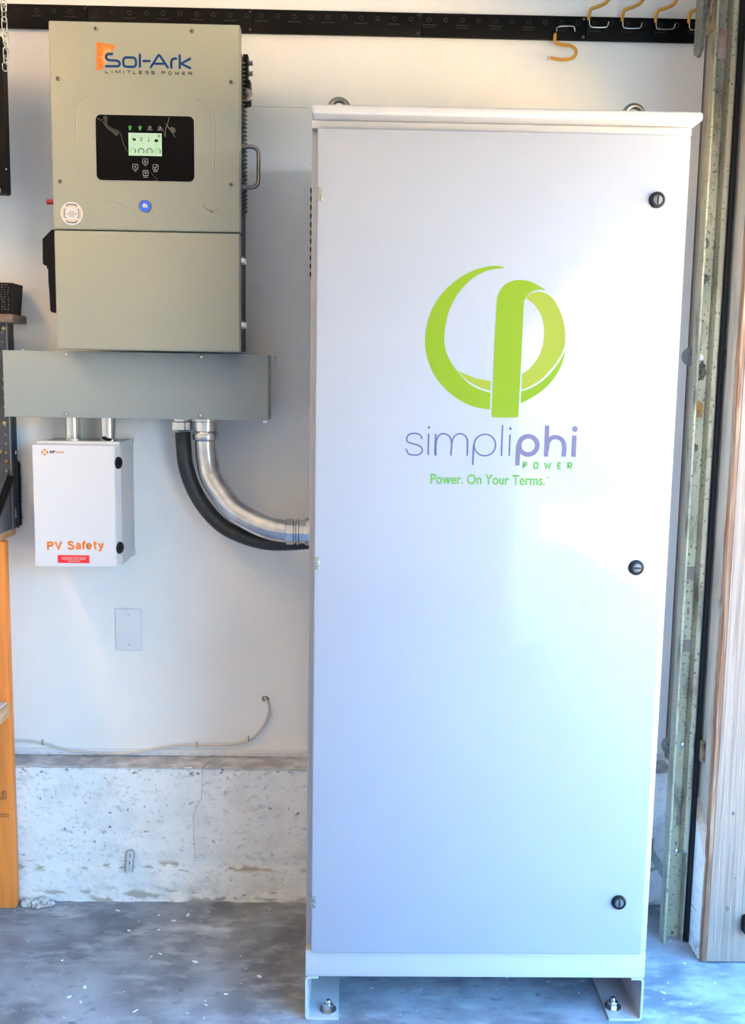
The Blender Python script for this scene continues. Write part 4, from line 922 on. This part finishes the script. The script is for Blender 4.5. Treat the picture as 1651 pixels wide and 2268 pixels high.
mk('upper_bracket', plate(B(), [(-.225, jz+.002), (-.20, jz-.012), (-.17, jz+.004), (-.17, jz+.14), (-.225, jz+.14)], [], GX0-.012, GX0-.004, mapf=lambda a, d, b: (d, a, b)), m_zinc, gt)
# struts from track to wall / jamb
za = 0.1849
mk('wall_bracket', bx(GX0-.001, GX0+.001, -.2520, -.0945, za-.0175, za+.0175), m_zinc, gt)
mk('wall_bracket', bx(.865, GX0+.02, -.0985, -.0965, za-.0175, za+.0175), m_zinc, gt)
for zz in (za-.0165, za+.0165): mk('bracket_bead', bx(.865, GX0+.02, -.1005, -.0962, zz-.0022, zz+.0022), m_chrome, gt)
for (u, v), mt in (((1482,1650), m_zinc), ((1524,790), M('grey_washer', (.16, .17, .19), .6))):
    (x, z) = (0.9444,0.5147) if v == 1650 else (0.9407,1.5372)
    d = mk('round_washer', lathe(B(), [(.024, 0), (.024, .002), (.012, .004), (0, .004)], (x+.004, -.198, z), n=30), mt, gt, smooth=35)
    mk('washer_stem', bx(x-.004, x+.006, -.252, -.198, z-.004, z+.004), m_zinc, d)
mk('seal_gap_shade', bx(.9885, .9998, -.2860, -.2700, .004, 2.9, bev=.002), m_rubber, None, smooth=40, label='black strip for rubber seal and gap shade between door track and white wall', cat='seal strip', loc=(.994, -.278, 0))  # one black bar paints both the rubber and the gap's shade
# rusty keepers on the wall return
for (y, z), hh, lb in (((-.229,1.5354), .027, 'small rusty brass keeper box on the doorway wall at mid height'), ((-.2563,0.5365), .025, 'small dull keeper box low on the doorway wall')):
    t = top('keeper_box', lb, 'bracket', (1.004, y, z-hh))
    mm = m_rust if z > 1.2 else M('dull_brass', (.22, .20, .11), .6, metal=.3, col2=(.12, .1, .06), vs=30)
    mk('keeper_plate', bx(.9965, 1.0058, y-.040, y+.022, z-hh, z+hh, bev=.001), mm, t)
    mk('keeper_flange', bx(.9945, 1.0058, y-.048, y-.036, z-hh-.002, z+hh+.002, bev=.001), m_dust, t)
# top bracket plate
(y, z) = (-.2017,2.3487)
bk = top('track_bracket', 'dark rusty perforated bracket at the top of the doorway wall', 'bracket', (1.0, -.30, 2.30))
zz0 = 2.2743
mk('bracket_plate', bx(1.0008, 1.0050, -.335, -.262, zz0, 2.62), m_dust, bk)
for k in range(5):
    mk('bracket_bolt', lathe(B(), [(.006, 0), (.005, .0025), (0, .003)], (1.0008, -.325+.025*(k % 2), zz0+.02+.024*k), axis=(-1, 0, 0), n=12), m_rust, bk, smooth=40)
# bell wire stapled along the wall return
WP = [(1637,95),(1634,160),(1620,230),(1612,300),(1613,380),(1612,450),(1606,520),(1598,600),(1592,680),(1588,760),(1585,830),(1586,880),(1583,960),(1577,1060),(1571,1160),(1568,1260),(1562,1340),(1552,1420),(1548,1500),(1546,1560),(1543,1610)]
QW = ((-.2398,2.2798), (-.2427,2.212), (-.2126,2.1471), (-.2007,2.0758), (-.2191,1.9865), (-.2293,1.9098), (-.2238,1.8351), (-.2138,1.749), (-.2101,1.6609), (-.2128,1.5716), (-.2168,1.4929), (-.2298,1.4366), (-.2358,1.3463), (-.236,1.232), (-.2363,1.1164), (-.2464,1.0013), (-.2428,0.9061), (-.2259,0.8063), (-.2287,0.7102), (-.2342,0.6388), (-.2344,0.5775))
pa = spline([(1.0025, max(min(a, -.245), -.345), b) for a, b in QW], 5)
mk('bell_wire', tube(B(), pa, .0016, 8), M('brown_wire', (.20, .16, .10), .6), None, smooth=60, label='thin brown wire running down the white doorway wall', cat='wire', loc=(1.0025, -.30, .8))
# spiral shaving hanging by the curb and black grip at the frame edge
(x0, z0), (x1, z1) = (0.9389,0.218), (0.9752,0.2712)
bm = B(); pts = []
for k in range(60):
    t = k/59; a = t*5*2*math.pi
    pts.append((x0+(x1-x0)*t+.008*math.cos(a), -.108+.008*math.sin(a), z0+(z1-z0)*t+.003*math.sin(a+1)))
mk('plastic_curl', tube(bm, pts, .0011, 6), m_plate, None, smooth=60, label='curled white plastic shaving on the wall beside the cabinet', cat='shaving', loc=(x0, -.108, z0))
(x0, z1) = (1.0983,0.1353); z0 = 0.0888
gr = top('door_grip', 'black grip fixed to the jamb at the right edge', 'grip', (x0+.02, -.38, z0))
mk('grip_bar', plate(B(), rrect(x0, x0+.05, z0, z1, .008), [], -.396, -.377), m_black, gr, smooth=30)
# knots and splits in the jamb board
jb = bpy.data.objects['trim_2']
for c, r in (((1.0588,0.4033), .004), ((1.0589,0.1489), .005), ((1.0744,0.2317), .002)):
    bm = B(); plate(bm, [(c[0]+r*math.cos(t)*(1+.5*noise.noise((t, c[1]*9, 2))), c[1]+1.4*r*math.sin(t)*(1+.5*noise.noise((t*1.3, c[1]*5, 7)))) for t in [k*.5 for k in range(12)]], [], -.3773, None)
    mk('knot', bm, m_scuff, jb)
# ------------------------------------------------------------------ unseen tube lamp above the frame, added to brighten the upper left wall
lamp = top('added_fill_lamp', 'unseen warm tube lamp added to brighten the upper left wall', 'lamp', (-1.5, -1.2, 2.9))
mk('fill_housing', bx(-1.58, -1.42, -1.85, -.55, 2.862, 2.899, bev=.006), m_plate, lamp, smooth=40)
for dx in (-.04, .04):
    mk('fill_tube', tube(B(), [(-1.5+dx, -1.80, 2.842), (-1.5+dx, -.60, 2.842)], .013, 14), M('warm_fill_tube', (1, .60, .26), .5, emit=6), lamp, smooth=60)
ll = bpy.data.lights.new('added_fill_light', 'AREA'); ll.shape = 'RECTANGLE'; ll.size = .12; ll.size_y = 1.2; ll.energy = FILL_POWER; ll.color = (1, .60, .26)
llo = bpy.data.objects.new('added_fill_light', ll); COL.objects.link(llo); llo.parent = lamp; llo.location = (0, 0, -.078)
